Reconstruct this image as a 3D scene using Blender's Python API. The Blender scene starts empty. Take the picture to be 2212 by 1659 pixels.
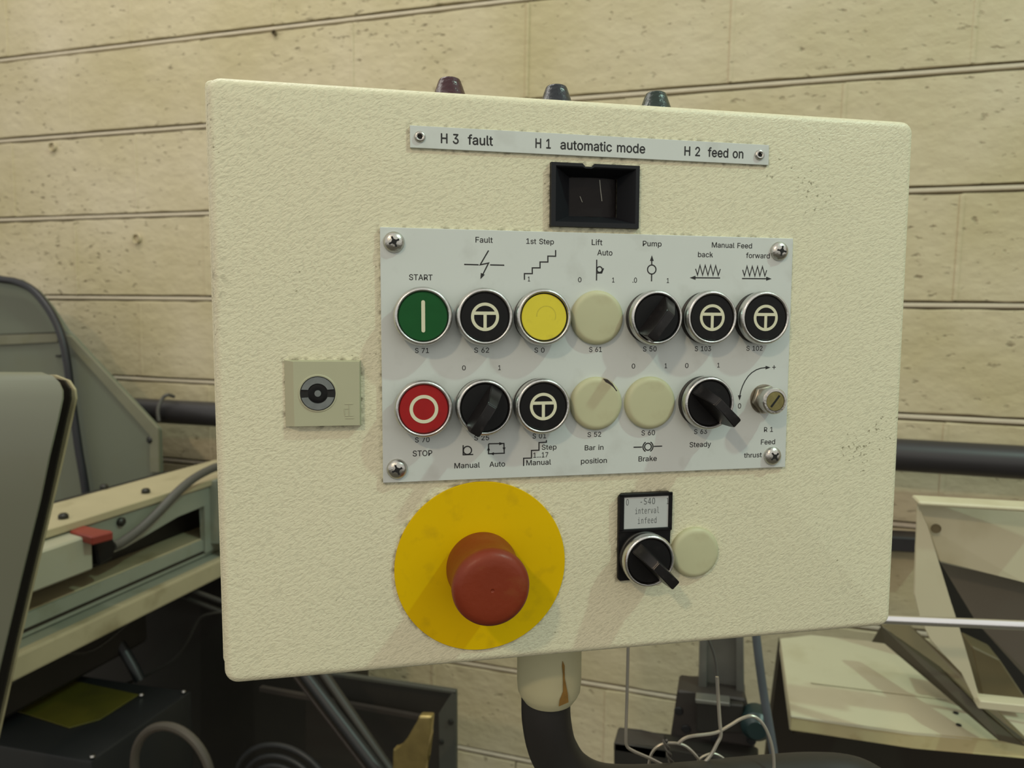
import bpy, bmesh, math, random
from mathutils import Matrix, Vector
random.seed(7)
S = bpy.context.scene
COL = S.collection

# ------------------------------------------------------------------ camera
cam_d = bpy.data.cameras.new('camera'); cam = bpy.data.objects.new('camera', cam_d); COL.objects.link(cam)
cam.matrix_world = Matrix(((0.95655, -0.04167, 0.28858, 0.0), (0.29119, 0.08550, -0.95284, 0.0),
                           (0.01503, 0.99547, 0.09392, 1.5), (0, 0, 0, 1)))
cam_d.sensor_width = 36.0; cam_d.lens = 1550.0 / 2212.0 * 36.0
cam_d.clip_start = 0.02
cam_d.dof.use_dof = True; cam_d.dof.focus_distance = 0.375; cam_d.dof.aperture_fstop = 13.0
S.camera = cam
# ------------------------------------------------------------------ world, lights, exposure
wd = bpy.data.worlds.new('world'); S.world = wd; wd.use_nodes = True
bg = wd.node_tree.nodes['Background']; bg.inputs[0].default_value = (1.0, 0.97, 0.90, 1); bg.inputs[1].default_value = 0.69
S.view_settings.view_transform = 'Standard'; S.view_settings.look = 'None'
S.view_settings.gamma = 1.0; S.view_settings.use_curve_mapping = False; S.view_settings.exposure = 0.09
BX = Vector((0.88278, 0.46968, 0.01026)); BY = Vector((-0.01467, 0.00573, 0.99988)); BZ = Vector((0.46956, -0.88282, 0.01195))
BO = Vector((-0.10151, 0.35654, 1.46553))
def box_dir(a, b, c): return (BX * a + BY * b + BZ * c).normalized()
def lamp(name, direc, dist, size, watts, colr, sy=None):
    l = bpy.data.lights.new(name, 'AREA'); l.shape = 'RECTANGLE' if sy else 'DISK'; l.size = size
    if sy: l.size_y = sy
    l.energy = watts; l.color = colr
    o = bpy.data.objects.new(name, l); COL.objects.link(o)
    o.location = BO + direc * dist; o.rotation_euler = direc.to_track_quat('Z', 'Y').to_euler()
    return o
lamp('ceiling_lamp_right', box_dir(1.45, 1.95, 1.0), 3.2, 0.10, 30, (0.66, 1.0, 0.82))
lamp('ceiling_lamp_left', box_dir(-0.73, 0.85, 1.0), 3.0, 0.16, 16, (1.0, 0.76, 0.50))

l3 = bpy.data.lights.new('ceiling_tube_by_wall', 'AREA'); l3.shape = 'RECTANGLE'; l3.size = 1.5; l3.size_y = 0.12; l3.energy = 13; l3.color = (1.0, 0.97, 0.88)
o3 = bpy.data.objects.new('ceiling_tube_by_wall', l3); COL.objects.link(o3); o3.location = (-1.3, 0.80, 3.3)

# ------------------------------------------------------------------ materials
def mat(name, col, rough=0.6, metal=0.0, var=0.0, vscale=30.0, spec=0.5, bump=0.0, bscale=60.0, grime=0.0, gscale=8.0, gcol=(0.05, 0.04, 0.02)):
    m = bpy.data.materials.new(name); m.use_nodes = True; nt = m.node_tree; N = nt.nodes; L = nt.links
    b = N['Principled BSDF']; b.inputs['Roughness'].default_value = rough; b.inputs['Metallic'].default_value = metal
    b.inputs['Specular IOR Level'].default_value = spec; b.inputs['Base Color'].default_value = (*col, 1)
    tc = N.new('ShaderNodeTexCoord'); out = None
    def noise(sc, det=4, vec=None):
        n = N.new('ShaderNodeTexNoise'); n.inputs['Scale'].default_value = sc; n.inputs['Detail'].default_value = det
        L.new(vec or tc.outputs['Object'], n.inputs['Vector']); return n
    if var:
        n = noise(vscale); mx = N.new('ShaderNodeMix'); mx.data_type = 'RGBA'
        mx.inputs['A'].default_value = (*[c * (1 - var) for c in col], 1); mx.inputs['B'].default_value = (*[min(1, c * (1 + var)) for c in col], 1)
        L.new(n.outputs['Fac'], mx.inputs['Factor']); out = mx.outputs['Result']
    if grime:
        n = noise(gscale, 8); r = N.new('ShaderNodeMapRange'); r.inputs['From Min'].default_value = 0.56; r.inputs['From Max'].default_value = 0.78
        r.inputs['To Max'].default_value = grime; L.new(n.outputs['Fac'], r.inputs['Value'])
        mx = N.new('ShaderNodeMix'); mx.data_type = 'RGBA'; L.new(r.outputs['Result'], mx.inputs['Factor'])
        if out: L.new(out, mx.inputs['A'])
        else: mx.inputs['A'].default_value = (*col, 1)
        mx.inputs['B'].default_value = (*gcol, 1); out = mx.outputs['Result']
    if out: L.new(out, b.inputs['Base Color'])
    if bump:
        n = noise(bscale, 5); bp = N.new('ShaderNodeBump'); bp.inputs['Strength'].default_value = bump; bp.inputs['Distance'].default_value = 0.001
        L.new(n.outputs['Fac'], bp.inputs['Height']); L.new(bp.outputs['Normal'], b.inputs['Normal'])
    return m

def paint_textured():
    m = mat('ivory_textured_paint', (0.72, 0.70, 0.44), 0.42); nt = m.node_tree; N = nt.nodes; L = nt.links; b = N['Principled BSDF']
    b.inputs['Specular IOR Level'].default_value = 0.45
    tc = N.new('ShaderNodeTexCoord'); mp = N.new('ShaderNodeMapping'); mp.inputs['Scale'].default_value = (1.0, 2.1, 1.0)
    m0 = N.new('ShaderNodeMapping'); m0.inputs['Rotation'].default_value = (0, 0, math.radians(-30)); L.new(tc.outputs['Object'], m0.inputs['Vector']); L.new(m0.outputs['Vector'], mp.inputs['Vector'])
    # curl the grain a little so it does not run in one direction everywhere
    w = N.new('ShaderNodeTexNoise'); w.inputs['Scale'].default_value = 9; w.inputs['Detail'].default_value = 1; L.new(tc.outputs['Object'], w.inputs['Vector'])
    sc = N.new('ShaderNodeVectorMath'); sc.operation = 'SCALE'; sc.inputs['Scale'].default_value = 0.03; L.new(w.outputs['Color'], sc.inputs[0])
    ad = N.new('ShaderNodeVectorMath'); ad.operation = 'ADD'; L.new(mp.outputs['Vector'], ad.inputs[0]); L.new(sc.outputs['Vector'], ad.inputs[1])
    n = N.new('ShaderNodeTexNoise'); n.inputs['Scale'].default_value = 400; n.inputs['Detail'].default_value = 3.0; n.inputs['Roughness'].default_value = 0.5; n.inputs['Distortion'].default_value = 0.6
    L.new(ad.outputs['Vector'], n.inputs['Vector'])
    cr = N.new('ShaderNodeMapRange'); cr.inputs['From Min'].default_value = 0.35; cr.inputs['From Max'].default_value = 0.62; L.new(n.outputs['Fac'], cr.inputs['Value'])
    bp = N.new('ShaderNodeBump'); bp.inputs['Strength'].default_value = 0.45; bp.inputs['Distance'].default_value = 0.00032
    L.new(cr.outputs['Result'], bp.inputs['Height']); L.new(bp.outputs['Normal'], b.inputs['Normal'])
    # dirt specks in the hollows, cloudy yellowing
    s = N.new('ShaderNodeTexNoise'); s.inputs['Scale'].default_value = 420; s.inputs['Detail'].default_value = 2; L.new(tc.outputs['Object'], s.inputs['Vector'])
    s2 = N.new('ShaderNodeTexNoise'); s2.inputs['Scale'].default_value = 14; s2.inputs['Detail'].default_value = 5; L.new(tc.outputs['Object'], s2.inputs['Vector'])
    mu = N.new('ShaderNodeMath'); mu.operation = 'MULTIPLY'; L.new(s.outputs['Fac'], mu.inputs[0]); L.new(s2.outputs['Fac'], mu.inputs[1])
    r = N.new('ShaderNodeMapRange'); r.inputs['From Min'].default_value = 0.405; r.inputs['From Max'].default_value = 0.46; r.inputs['To Max'].default_value = 0.75; L.new(mu.outputs[0], r.inputs['Value'])
    c1 = N.new('ShaderNodeMix'); c1.data_type = 'RGBA'; c1.inputs['A'].default_value = (0.74, 0.70, 0.505, 1); c1.inputs['B'].default_value = (0.70, 0.69, 0.50, 1); L.new(s2.outputs['Fac'], c1.inputs['Factor'])
    c2 = N.new('ShaderNodeMix'); c2.data_type = 'RGBA'; L.new(c1.outputs['Result'], c2.inputs['A']); c2.inputs['B'].default_value = (0.16, 0.14, 0.07, 1); L.new(r.outputs['Result'], c2.inputs['Factor'])
    # dirt caught against the plates, label strip, display and disc, and a smudge at the left edge
    sep = N.new('ShaderNodeSeparateXYZ'); L.new(tc.outputs['Object'], sep.inputs[0])
    def mth(op, a, b_=None):
        q = N.new('ShaderNodeMath'); q.operation = op
        for i_, v_ in ((0, a), (1, b_)):
            if v_ is None: continue
            if isinstance(v_, (int, float)): q.inputs[i_].default_value = v_
            else: L.new(v_, q.inputs[i_])
        return q.outputs[0]
    def rectd(x0, x1, y0, y1):
        dx = mth('SUBTRACT', mth('ABSOLUTE', mth('SUBTRACT', sep.outputs['X'], (x0 + x1) / 2000)), (x1 - x0) / 2000)
        dy = mth('SUBTRACT', mth('ABSOLUTE', mth('SUBTRACT', sep.outputs['Y'], (y0 + y1) / 2000)), (y1 - y0) / 2000)
        return mth('MAXIMUM', dx, dy)
    dd = rectd(-72.6, 149.9, -49.2, 77.6)
    for q_ in ((-57.6, 134.1, 116.3, 126.9), (13, 60.6, 80.3, 112.5), (-119, -82.8, -19.8, 12.8), (52, 82.3, -108, -60)): dd = mth('MINIMUM', dd, rectd(*q_))
    cx_ = mth('SUBTRACT', sep.outputs['X'], -.0225); cy_ = mth('SUBTRACT', sep.outputs['Y'], -.0957)
    dd = mth('MINIMUM', dd, mth('SUBTRACT', mth('SQRT', mth('ADD', mth('MULTIPLY', cx_, cx_), mth('MULTIPLY', cy_, cy_))), .045))
    hal = N.new('ShaderNodeMapRange'); hal.inputs['From Min'].default_value = 0.0022; hal.inputs['From Max'].default_value = 0.0; L.new(dd, hal.inputs['Value'])
    ex = mth('DIVIDE', mth('SUBTRACT', sep.outputs['X'], -.150), .010); ey = mth('DIVIDE', mth('SUBTRACT', sep.outputs['Y'], .052), .022)
    sm = N.new('ShaderNodeMapRange'); sm.inputs['From Min'].default_value = 1.0; sm.inputs['From Max'].default_value = 0.2; L.new(mth('SQRT', mth('ADD', mth('MULTIPLY', ex, ex), mth('MULTIPLY', ey, ey))), sm.inputs['Value'])
    gn = N.new('ShaderNodeTexNoise'); gn.inputs['Scale'].default_value = 260; gn.inputs['Detail'].default_value = 6; L.new(tc.outputs['Object'], gn.inputs['Vector'])
    gr = N.new('ShaderNodeMapRange'); gr.inputs['From Min'].default_value = 0.47; gr.inputs['From Max'].default_value = 0.66; L.new(gn.outputs['Fac'], gr.inputs['Value'])
    gm = mth('MULTIPLY', gr.outputs['Result'], mth('MAXIMUM', mth('MULTIPLY', hal.outputs['Result'], .8), mth('MULTIPLY', sm.outputs['Result'], .45)))
    c2b = N.new('ShaderNodeMix'); c2b.data_type = 'RGBA'; L.new(c2.outputs['Result'], c2b.inputs['A']); c2b.inputs['B'].default_value = (0.14, 0.12, 0.07, 1); L.new(gm, c2b.inputs['Factor'])
    c2 = c2b
    # base colour is slightly darker in the low parts of the grain
    rr = N.new('ShaderNodeMapRange'); rr.inputs['From Min'].default_value = 0.28; rr.inputs['From Max'].default_value = 0.5; rr.inputs['To Min'].default_value = 0.84; rr.inputs['To Max'].default_value = 1.0; L.new(n.outputs['Fac'], rr.inputs['Value'])
    c3 = N.new('ShaderNodeVectorMath'); c3.operation = 'SCALE'; L.new(c2.outputs['Result'], c3.inputs[0]); L.new(rr.outputs['Result'], c3.inputs['Scale'])
    L.new(c3.outputs['Vector'], b.inputs['Base Color'])
    return m

def block_paint():
    m = mat('painted_concrete_block', (0.6, 0.5, 0.34), 0.62); nt = m.node_tree; N = nt.nodes; L = nt.links; b = N['Principled BSDF']
    b.inputs['Specular IOR Level'].default_value = 0.3
    ge = N.new('ShaderNodeNewGeometry')
    def noise(s, d=4, sx=1.0):
        mp = N.new('ShaderNodeMapping'); mp.inputs['Scale'].default_value = (sx, 1, 1); L.new(ge.outputs['Position'], mp.inputs['Vector'])
        n = N.new('ShaderNodeTexNoise'); n.inputs['Scale'].default_value = s; n.inputs['Detail'].default_value = d; L.new(mp.outputs['Vector'], n.inputs['Vector']); return n
    cl = noise(3.0, 6); pit = noise(75, 3, 0.55); pk = noise(4.0, 3)
    mx = N.new('ShaderNodeMix'); mx.data_type = 'RGBA'; mx.inputs['A'].default_value = (0.485, 0.42, 0.24, 1); mx.inputs['B'].default_value = (0.61, 0.54, 0.38, 1)
    r0 = N.new('ShaderNodeMapRange'); r0.inputs['From Min'].default_value = 0.3; r0.inputs['From Max'].default_value = 0.7; L.new(cl.outputs['Fac'], r0.inputs['Value']); L.new(r0.outputs['Result'], mx.inputs['Factor'])
    mu = N.new('ShaderNodeMath'); mu.operation = 'MULTIPLY_ADD'; L.new(pk.outputs['Fac'], mu.inputs[0]); mu.inputs[1].default_value = 0.28; L.new(pit.outputs['Fac'], mu.inputs[2])
    r = N.new('ShaderNodeMapRange'); r.inputs['From Min'].default_value = 0.775; r.inputs['From Max'].default_value = 0.90; r.inputs['To Max'].default_value = 0.6; L.new(mu.outputs[0], r.inputs['Value'])
    m2 = N.new('ShaderNodeMix'); m2.data_type = 'RGBA'; L.new(mx.outputs['Result'], m2.inputs['A']); m2.inputs['B'].default_value = (0.17, 0.13, 0.07, 1); L.new(r.outputs['Result'], m2.inputs['Factor'])
    L.new(m2.outputs['Result'], b.inputs['Base Color'])
    su = N.new('ShaderNodeMath'); su.operation = 'SUBTRACT'; f = noise(38, 5, 0.7); L.new(f.outputs['Fac'], su.inputs[0]); L.new(r.outputs['Result'], su.inputs[1])
    bp = N.new('ShaderNodeBump'); bp.inputs['Strength'].default_value = 0.75; bp.inputs['Distance'].default_value = 0.005; L.new(su.outputs[0], bp.inputs['Height']); L.new(bp.outputs['Normal'], b.inputs['Normal'])
    return m

M = {}
M['ivory'] = paint_textured(); M['block'] = block_paint()
M['ivory_smooth'] = mat('ivory_smooth_paint', (0.60, 0.58, 0.37), 0.45, var=0.08, vscale=25, grime=0.35, gscale=22, gcol=(0.14, 0.11, 0.04))
M['mortar'] = mat('painted_mortar', (0.60, 0.53, 0.40), 0.7, var=0.15, vscale=20, bump=0.5, bscale=90)
M['joint_dark'] = mat('dirty_joint', (0.22, 0.18, 0.11), 0.9, var=0.3, vscale=30)
M['alu'] = mat('brushed_aluminium_plate', (0.61, 0.655, 0.63), 0.45, 0.12, var=0.03, vscale=40, grime=0.25, gscale=55, gcol=(0.25, 0.24, 0.2))
M['ink'] = mat('black_ink', (0.012, 0.012, 0.012), 0.5)
M['chrome'] = mat('satin_chrome', (0.62, 0.62, 0.60), 0.30, 1.0, var=0.1, vscale=200, bump=0.15, bscale=600)
M['steel'] = mat('zinc_steel', (0.55, 0.54, 0.50), 0.28, 1.0, var=0.15, vscale=300, bump=0.2, bscale=900)
M['dark_steel'] = mat('dull_nickel', (0.36, 0.33, 0.27), 0.35, 1.0, var=0.3, vscale=250)
M['black'] = mat('black_plastic', (0.006, 0.006, 0.0065), 0.42, spec=0.22, grime=0.06, gscale=180, gcol=(0.10, 0.09, 0.08))
M['black_body'] = mat('black_button_body', (0.02, 0.019, 0.017), 0.5, grime=0.3, gscale=160, gcol=(0.12, 0.09, 0.04))
M['void'] = mat('dark_recess', (0.004, 0.004, 0.004), 0.7)
M['handle'] = mat('worn_black_handle', (0.010, 0.009, 0.0095), 0.32, spec=0.35, grime=0.15, gscale=220, gcol=(0.14, 0.12, 0.12))
M['green'] = mat('green_cap', (0.007, 0.085, 0.020), 0.45, spec=0.2, var=0.12, vscale=150)
M['red'] = mat('red_cap', (0.33, 0.010, 0.011), 0.45, spec=0.25, var=0.12, vscale=150, grime=0.5, gscale=110, gcol=(0.03, 0.01, 0.01))
M['yellow'] = mat('yellow_cap', (0.70, 0.60, 0.03), 0.40, var=0.06, vscale=100, grime=0.35, gscale=120, gcol=(0.25, 0.2, 0.03))
M['emblem'] = mat('ivory_emblem', (0.66, 0.66, 0.48), 0.5)
M['estop'] = mat('faded_red_mushroom', (0.20, 0.030, 0.010), 0.40, spec=0.3, var=0.12, vscale=60, grime=0.25, gscale=70, gcol=(0.30, 0.15, 0.04), bump=0.15, bscale=300)
M['disc'] = mat('yellow_disc', (0.69, 0.455, 0.0), 0.5, spec=0.12, var=0.04, vscale=60, grime=0.3, gscale=90, gcol=(0.25, 0.15, 0.01))
M['plug'] = mat('beige_plug', (0.49, 0.49, 0.31), 0.5, var=0.05, vscale=60, grime=0.25, gscale=90, gcol=(0.28, 0.20, 0.10))
M['lockplate'] = mat('grey_beige_plate', (0.42, 0.42, 0.285), 0.5, var=0.04, vscale=80)
M['lockgrey'] = mat('grey_lock_insert', (0.16, 0.175, 0.175), 0.35, var=0.3, vscale=250)
M['label'] = mat('grey_engraved_label', (0.46, 0.485, 0.48), 0.5)
M['ink_grey'] = mat('engraved_grey_text', (0.09, 0.10, 0.10), 0.6)
M['lens_red'] = mat('dark_red_lens', (0.035, 0.004, 0.008), 0.22, bump=0.5, bscale=420)
M['lens_blue'] = mat('dark_blue_lens', (0.008, 0.012, 0.018), 0.22, bump=0.5, bscale=420)
M['lens_green'] = mat('dark_green_lens', (0.006, 0.020, 0.014), 0.22, bump=0.5, bscale=420)
M['smoke'] = mat('smoked_window', (0.008, 0.006, 0.006), 0.3, spec=0.2, var=0.3, vscale=60, bump=0.15, bscale=300)
M['display'] = mat('display_frame', (0.008, 0.009, 0.012), 0.5, spec=0.3)
M['rubber'] = mat('black_tube', (0.016, 0.015, 0.014), 0.45, var=0.2, vscale=20)
M['cabinet'] = mat('grey_green_cabinet', (0.135, 0.15, 0.105), 0.5, var=0.12, vscale=4, grime=0.3, gscale=6, gcol=(0.14, 0.13, 0.05))
M['cab_edge'] = mat('cabinet_flange', (0.17, 0.17, 0.11), 0.55, var=0.2, vscale=12, grime=0.5, gscale=20, gcol=(0.14, 0.13, 0.04))
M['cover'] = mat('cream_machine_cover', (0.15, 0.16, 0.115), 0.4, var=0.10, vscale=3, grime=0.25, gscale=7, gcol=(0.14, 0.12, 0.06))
M['unit'] = mat('pale_cover_box', (0.36, 0.36, 0.27), 0.5, var=0.10, vscale=6, grime=0.25, gscale=12, gcol=(0.28, 0.22, 0.10))
M['gasket'] = mat('brown_black_gasket', (0.018, 0.013, 0.006), 0.8)
M['bed'] = mat('oily_cream_bed', (0.42, 0.37, 0.23), 0.45, var=0.2, vscale=9, grime=0.7, gscale=11, gcol=(0.14, 0.11, 0.04))
M['bed_grey'] = mat('grey_green_bed', (0.25, 0.27, 0.21), 0.5, var=0.15, vscale=9, grime=0.5, gscale=14, gcol=(0.12, 0.11, 0.04))
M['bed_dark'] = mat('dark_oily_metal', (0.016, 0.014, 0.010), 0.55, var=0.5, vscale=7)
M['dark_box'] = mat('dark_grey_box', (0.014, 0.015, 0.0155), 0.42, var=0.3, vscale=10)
M['yellow_label'] = mat('dirty_yellow_label', (0.065, 0.06, 0.003), 0.6, var=0.4, vscale=14, grime=0.6, gscale=12, gcol=(0.02, 0.018, 0.005))
M['redplug'] = mat('red_plug', (0.22, 0.030, 0.018), 0.5)
M['cable'] = mat('grey_cable', (0.075, 0.072, 0.062), 0.5)
M['ringm'] = mat('dull_tan_ring', (0.06, 0.052, 0.04), 0.5)
M['shadow_hose'] = mat('shaded_grey_hose', (0.032, 0.030, 0.024), 0.5)  # darker copy of the grey cable, shade under the machine put into the colour
M['black_cable'] = mat('black_cable', (0.014, 0.015, 0.018), 0.4)
M['pipe'] = mat('black_pipe', (0.030, 0.028, 0.030), 0.42, var=0.2, vscale=6)
M['bolt'] = mat('oily_bolt', (0.035, 0.035, 0.030), 0.4, 0.6)
M['tray'] = mat('cream_tray', (0.56, 0.53, 0.37), 0.5, var=0.08, vscale=5, grime=0.35, gscale=12, gcol=(0.30, 0.24, 0.10))
M['rusty_edge'] = mat('rust_stained_edge', (0.48, 0.42, 0.22), 0.6, var=0.15, vscale=25, grime=0.6, gscale=30, gcol=(0.22, 0.14, 0.03))
M['olive'] = mat('olive_brown_angle', (0.13, 0.105, 0.05), 0.55, var=0.4, vscale=10)
M['grey_plate'] = mat('grey_brown_sheet', (0.15, 0.135, 0.11), 0.5, var=0.1, vscale=8)
M['rod'] = mat('bright_rod', (0.85, 0.85, 0.86), 0.22, 1.0)
M['wire'] = mat('steel_wire', (0.42, 0.40, 0.34), 0.35, 0.6)
M['brass'] = mat('worn_brass', (0.45, 0.36, 0.15), 0.30, 0.9, var=0.3, vscale=60)
M['clamp'] = mat('brown_black_clamp', (0.032, 0.026, 0.021), 0.5, var=0.5, vscale=18)
M['column'] = mat('dull_zinc_column', (0.22, 0.22, 0.19), 0.35, 0.6, var=0.3, vscale=20)
M['blue_tube'] = mat('blue_grey_tube', (0.09, 0.105, 0.115), 0.4, var=0.3, vscale=20)
M['teal'] = mat('dark_teal_cap', (0.012, 0.030, 0.030), 0.35)
M['frame_grey'] = mat('grey_trough_frame', (0.055, 0.057, 0.045), 0.55, var=0.2, vscale=8)
M['collar'] = mat('ivory_collar', (0.50, 0.48, 0.30), 0.45, var=0.06, vscale=20, grime=0.3, gscale=45, gcol=(0.3, 0.2, 0.06))
M['rust'] = mat('rust_stain', (0.22, 0.12, 0.02), 0.7, var=0.4, vscale=200)
M['concrete'] = mat('concrete_floor', (0.10, 0.09, 0.07), 0.8, var=0.2, vscale=4)
M['plain'] = mat('plain_wall_paint', (0.40, 0.34, 0.24), 0.8, var=0.1, vscale=2)

# ------------------------------------------------------------------ mesh helpers
def link(name, bm, m, parent=None, smooth=False, loc=None, scale=1.0, sharp=35):
    me = bpy.data.meshes.new(name)
    if scale != 1.0: bmesh.ops.scale(bm, vec=(scale,) * 3, verts=bm.verts)
    bmesh.ops.recalc_face_normals(bm, faces=bm.faces)
    bm.to_mesh(me); bm.free(); me.materials.append(m)
    if smooth:
        me.polygons.foreach_set('use_smooth', [True] * len(me.polygons))
        me.set_sharp_from_angle(angle=math.radians(sharp))
    return put(name, me, parent, loc)
def put(name, me, parent=None, loc=None):
    o = bpy.data.objects.new(name, me); COL.objects.link(o); o.parent = parent
    if loc is not None: o.location = loc
    return o
def tag(o, label=None, cat=None, group=None, kind=None):
    for k, v in (('label', label), ('category', cat), ('group', group), ('kind', kind)):
        if v: o[k] = v
    return o
def empty(name, label, cat, loc=(0, 0, 0)):
    o = bpy.data.objects.new(name, None); COL.objects.link(o); o.location = loc; o.empty_display_size = .02
    return tag(o, label, cat)
def bm_box(x0, x1, y0, y1, z0, z1, bev=0.0, seg=1, bm=None):
    bm = bm or bmesh.new()
    r = bmesh.ops.create_cube(bm, size=1.0)
    bmesh.ops.scale(bm, vec=(x1 - x0, y1 - y0, z1 - z0), verts=r['verts'])
    bmesh.ops.translate(bm, vec=((x0 + x1) / 2, (y0 + y1) / 2, (z0 + z1) / 2), verts=r['verts'])
    if bev: bmesh.ops.bevel(bm, geom=list({e for v in r['verts'] for e in v.link_edges}), offset=bev, segments=seg, profile=0.6, affect='EDGES')
    return bm
def bm_prism(pts, vec, bev=0.0, seg=1, bm=None):
    """polygon through 3D points, given real thickness along vec"""
    bm = bm or bmesh.new(); vec = Vector(vec)
    a = [bm.verts.new(p) for p in pts]; b = [bm.verts.new(Vector(p) + vec) for p in pts]; n = len(a)
    fs = [bm.faces.new(a), bm.faces.new(b[::-1])]
    for i in range(n): fs.append(bm.faces.new((a[i], b[i], b[(i + 1) % n], a[(i + 1) % n])))
    if bev: bmesh.ops.bevel(bm, geom=list({e for f in fs for e in f.edges}), offset=bev, segments=seg, profile=0.6, affect='EDGES')
    return bm
def bm_lathe(prof, n=48, bm=None, c=(0, 0), axis='z'):
    bm = bm or bmesh.new(); rings = []
    for r, z in prof:
        if r < 1e-6: rings.append([bm.verts.new((c[0], c[1], z))])
        else: rings.append([bm.verts.new((c[0] + r * math.cos(2 * math.pi * k / n), c[1] + r * math.sin(2 * math.pi * k / n), z)) for k in range(n)])
    for A, B_ in zip(rings, rings[1:]):
        for k in range(n):
            k2 = (k + 1) % n
            if len(A) == 1 and len(B_) == 1: continue
            if len(A) == 1: bm.faces.new((A[0], B_[k], B_[k2]))
            elif len(B_) == 1: bm.faces.new((A[k], B_[0], A[k2]))
            else: bm.faces.new((A[k], B_[k], B_[k2], A[k2]))
    return bm
def smooth_path(pts, sub=6, closed=False):
    P = [Vector(p) for p in pts]; out = []
    n = len(P)
    for i in range(n - 1):
        p0 = P[max(i - 1, 0)]; p1 = P[i]; p2 = P[i + 1]; p3 = P[min(i + 2, n - 1)]
        for k in range(sub):
            t = k / sub
            out.append(0.5 * ((2 * p1) + (p2 - p0) * t + (2 * p0 - 5 * p1 + 4 * p2 - p3) * t * t + (3 * p1 - p0 - 3 * p2 + p3) * t ** 3))
    out.append(P[-1]); return out
def bm_tube(pts, r, n=12, sub=6, bm=None, cap=True):
    bm = bm or bmesh.new(); Q = smooth_path(pts, sub) if sub > 1 else [Vector(p) for p in pts]
    up = None; rings = []
    for i, p in enumerate(Q):
        t = (Q[min(i + 1, len(Q) - 1)] - Q[max(i - 1, 0)]).normalized()
        if up is None: up = t.orthogonal().normalized()
        up = (up - t * up.dot(t)).normalized(); s = t.cross(up)
        rr = r[i * len(r) // len(Q)] if isinstance(r, (list, tuple)) else r
        rings.append([bm.verts.new(p + (up * math.cos(2 * math.pi * k / n) + s * math.sin(2 * math.pi * k / n)) * rr) for k in range(n)])
    for A, B_ in zip(rings, rings[1:]):
        for k in range(n): bm.faces.new((A[k], B_[k], B_[(k + 1) % n], A[(k + 1) % n]))
    if cap: bm.faces.new(rings[0]); bm.faces.new(rings[-1][::-1])
    return bm
def bm_rounded(x0, x1, y0, y1, z0, z1, rad, fil, seg=4, bm=None):
    """rounded rectangle slab with corner radius and a filleted front edge"""
    bm = bm or bmesh.new(); fr = []
    def ring(ins, z):
        v = []; R = max(rad - ins, 0.15)
        for cx, cy, a0 in ((x1 - rad, y1 - rad, 0), (x0 + rad, y1 - rad, 90), (x0 + rad, y0 + rad, 180), (x1 - rad, y0 + rad, 270)):
            for k in range(seg + 1):
                a = math.radians(a0 + 90 * k / seg); v.append(bm.verts.new((cx + R * math.cos(a), cy + R * math.sin(a), z)))
        return v
    rs = [ring(0, z0)]
    for k in range(seg + 1):
        a = math.pi / 2 * k / seg; rs.append(ring(fil * (1 - math.cos(a)), z1 - fil + fil * math.sin(a)))
    bm.faces.new(rs[0][::-1])
    for A, B_ in zip(rs, rs[1:]):
        for k in range(len(A)): bm.faces.new((A[k], A[(k + 1) % len(A)], B_[(k + 1) % len(A)], B_[k]))
    bm.faces.new(rs[-1]); return bm
def bm_flat(pts, z0, z1, bm=None): return bm_prism([(x, y, z0) for x, y in pts], (0, 0, z1 - z0), bm=bm)
def stroke(pts, w, z0, z1, bm=None, closed=False):
    """a printed line of width w through 2D points, mitred"""
    bm = bm or bmesh.new(); P2 = [Vector(p) for p in pts]; n = len(P2); Lf = []; Rt = []
    for i in range(n):
        if closed: a, b = P2[i - 1], P2[(i + 1) % n]
        else: a, b = P2[max(i - 1, 0)], P2[min(i + 1, n - 1)]
        d1 = (P2[i] - a).normalized() if (P2[i] - a).length > 1e-9 else (b - P2[i]).normalized()
        d2 = (b - P2[i]).normalized() if (b - P2[i]).length > 1e-9 else d1
        t = (d1 + d2); t = t.normalized() if t.length > 1e-4 else d1
        nm = Vector((-t.y, t.x)); c = max(0.3, nm.dot(Vector((-d1.y, d1.x)))); h = w / 2 / c
        Lf.append(P2[i] + nm * h); Rt.append(P2[i] - nm * h)
    rng = range(n) if closed else range(n - 1)
    top = [(bm.verts.new((*l, z1)), bm.verts.new((*r, z1))) for l, r in zip(Lf, Rt)]
    bot = [(bm.verts.new((*l, z0)), bm.verts.new((*r, z0))) for l, r in zip(Lf, Rt)]
    for i in rng:
        j = (i + 1) % n
        bm.faces.new((top[i][0], top[i][1], top[j][1], top[j][0]))
        bm.faces.new((top[i][0], top[j][0], bot[j][0], bot[i][0])); bm.faces.new((top[j][1], top[i][1], bot[i][1], bot[j][1]))
    return bm
def circ(cx, cy, r, n=32, a0=0, a1=360): return [(cx + r * math.cos(math.radians(a0 + (a1 - a0) * k / n)), cy + r * math.sin(math.radians(a0 + (a1 - a0) * k / n))) for k in range(n + (0 if abs(a1 - a0) >= 360 else 1))]

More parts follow.
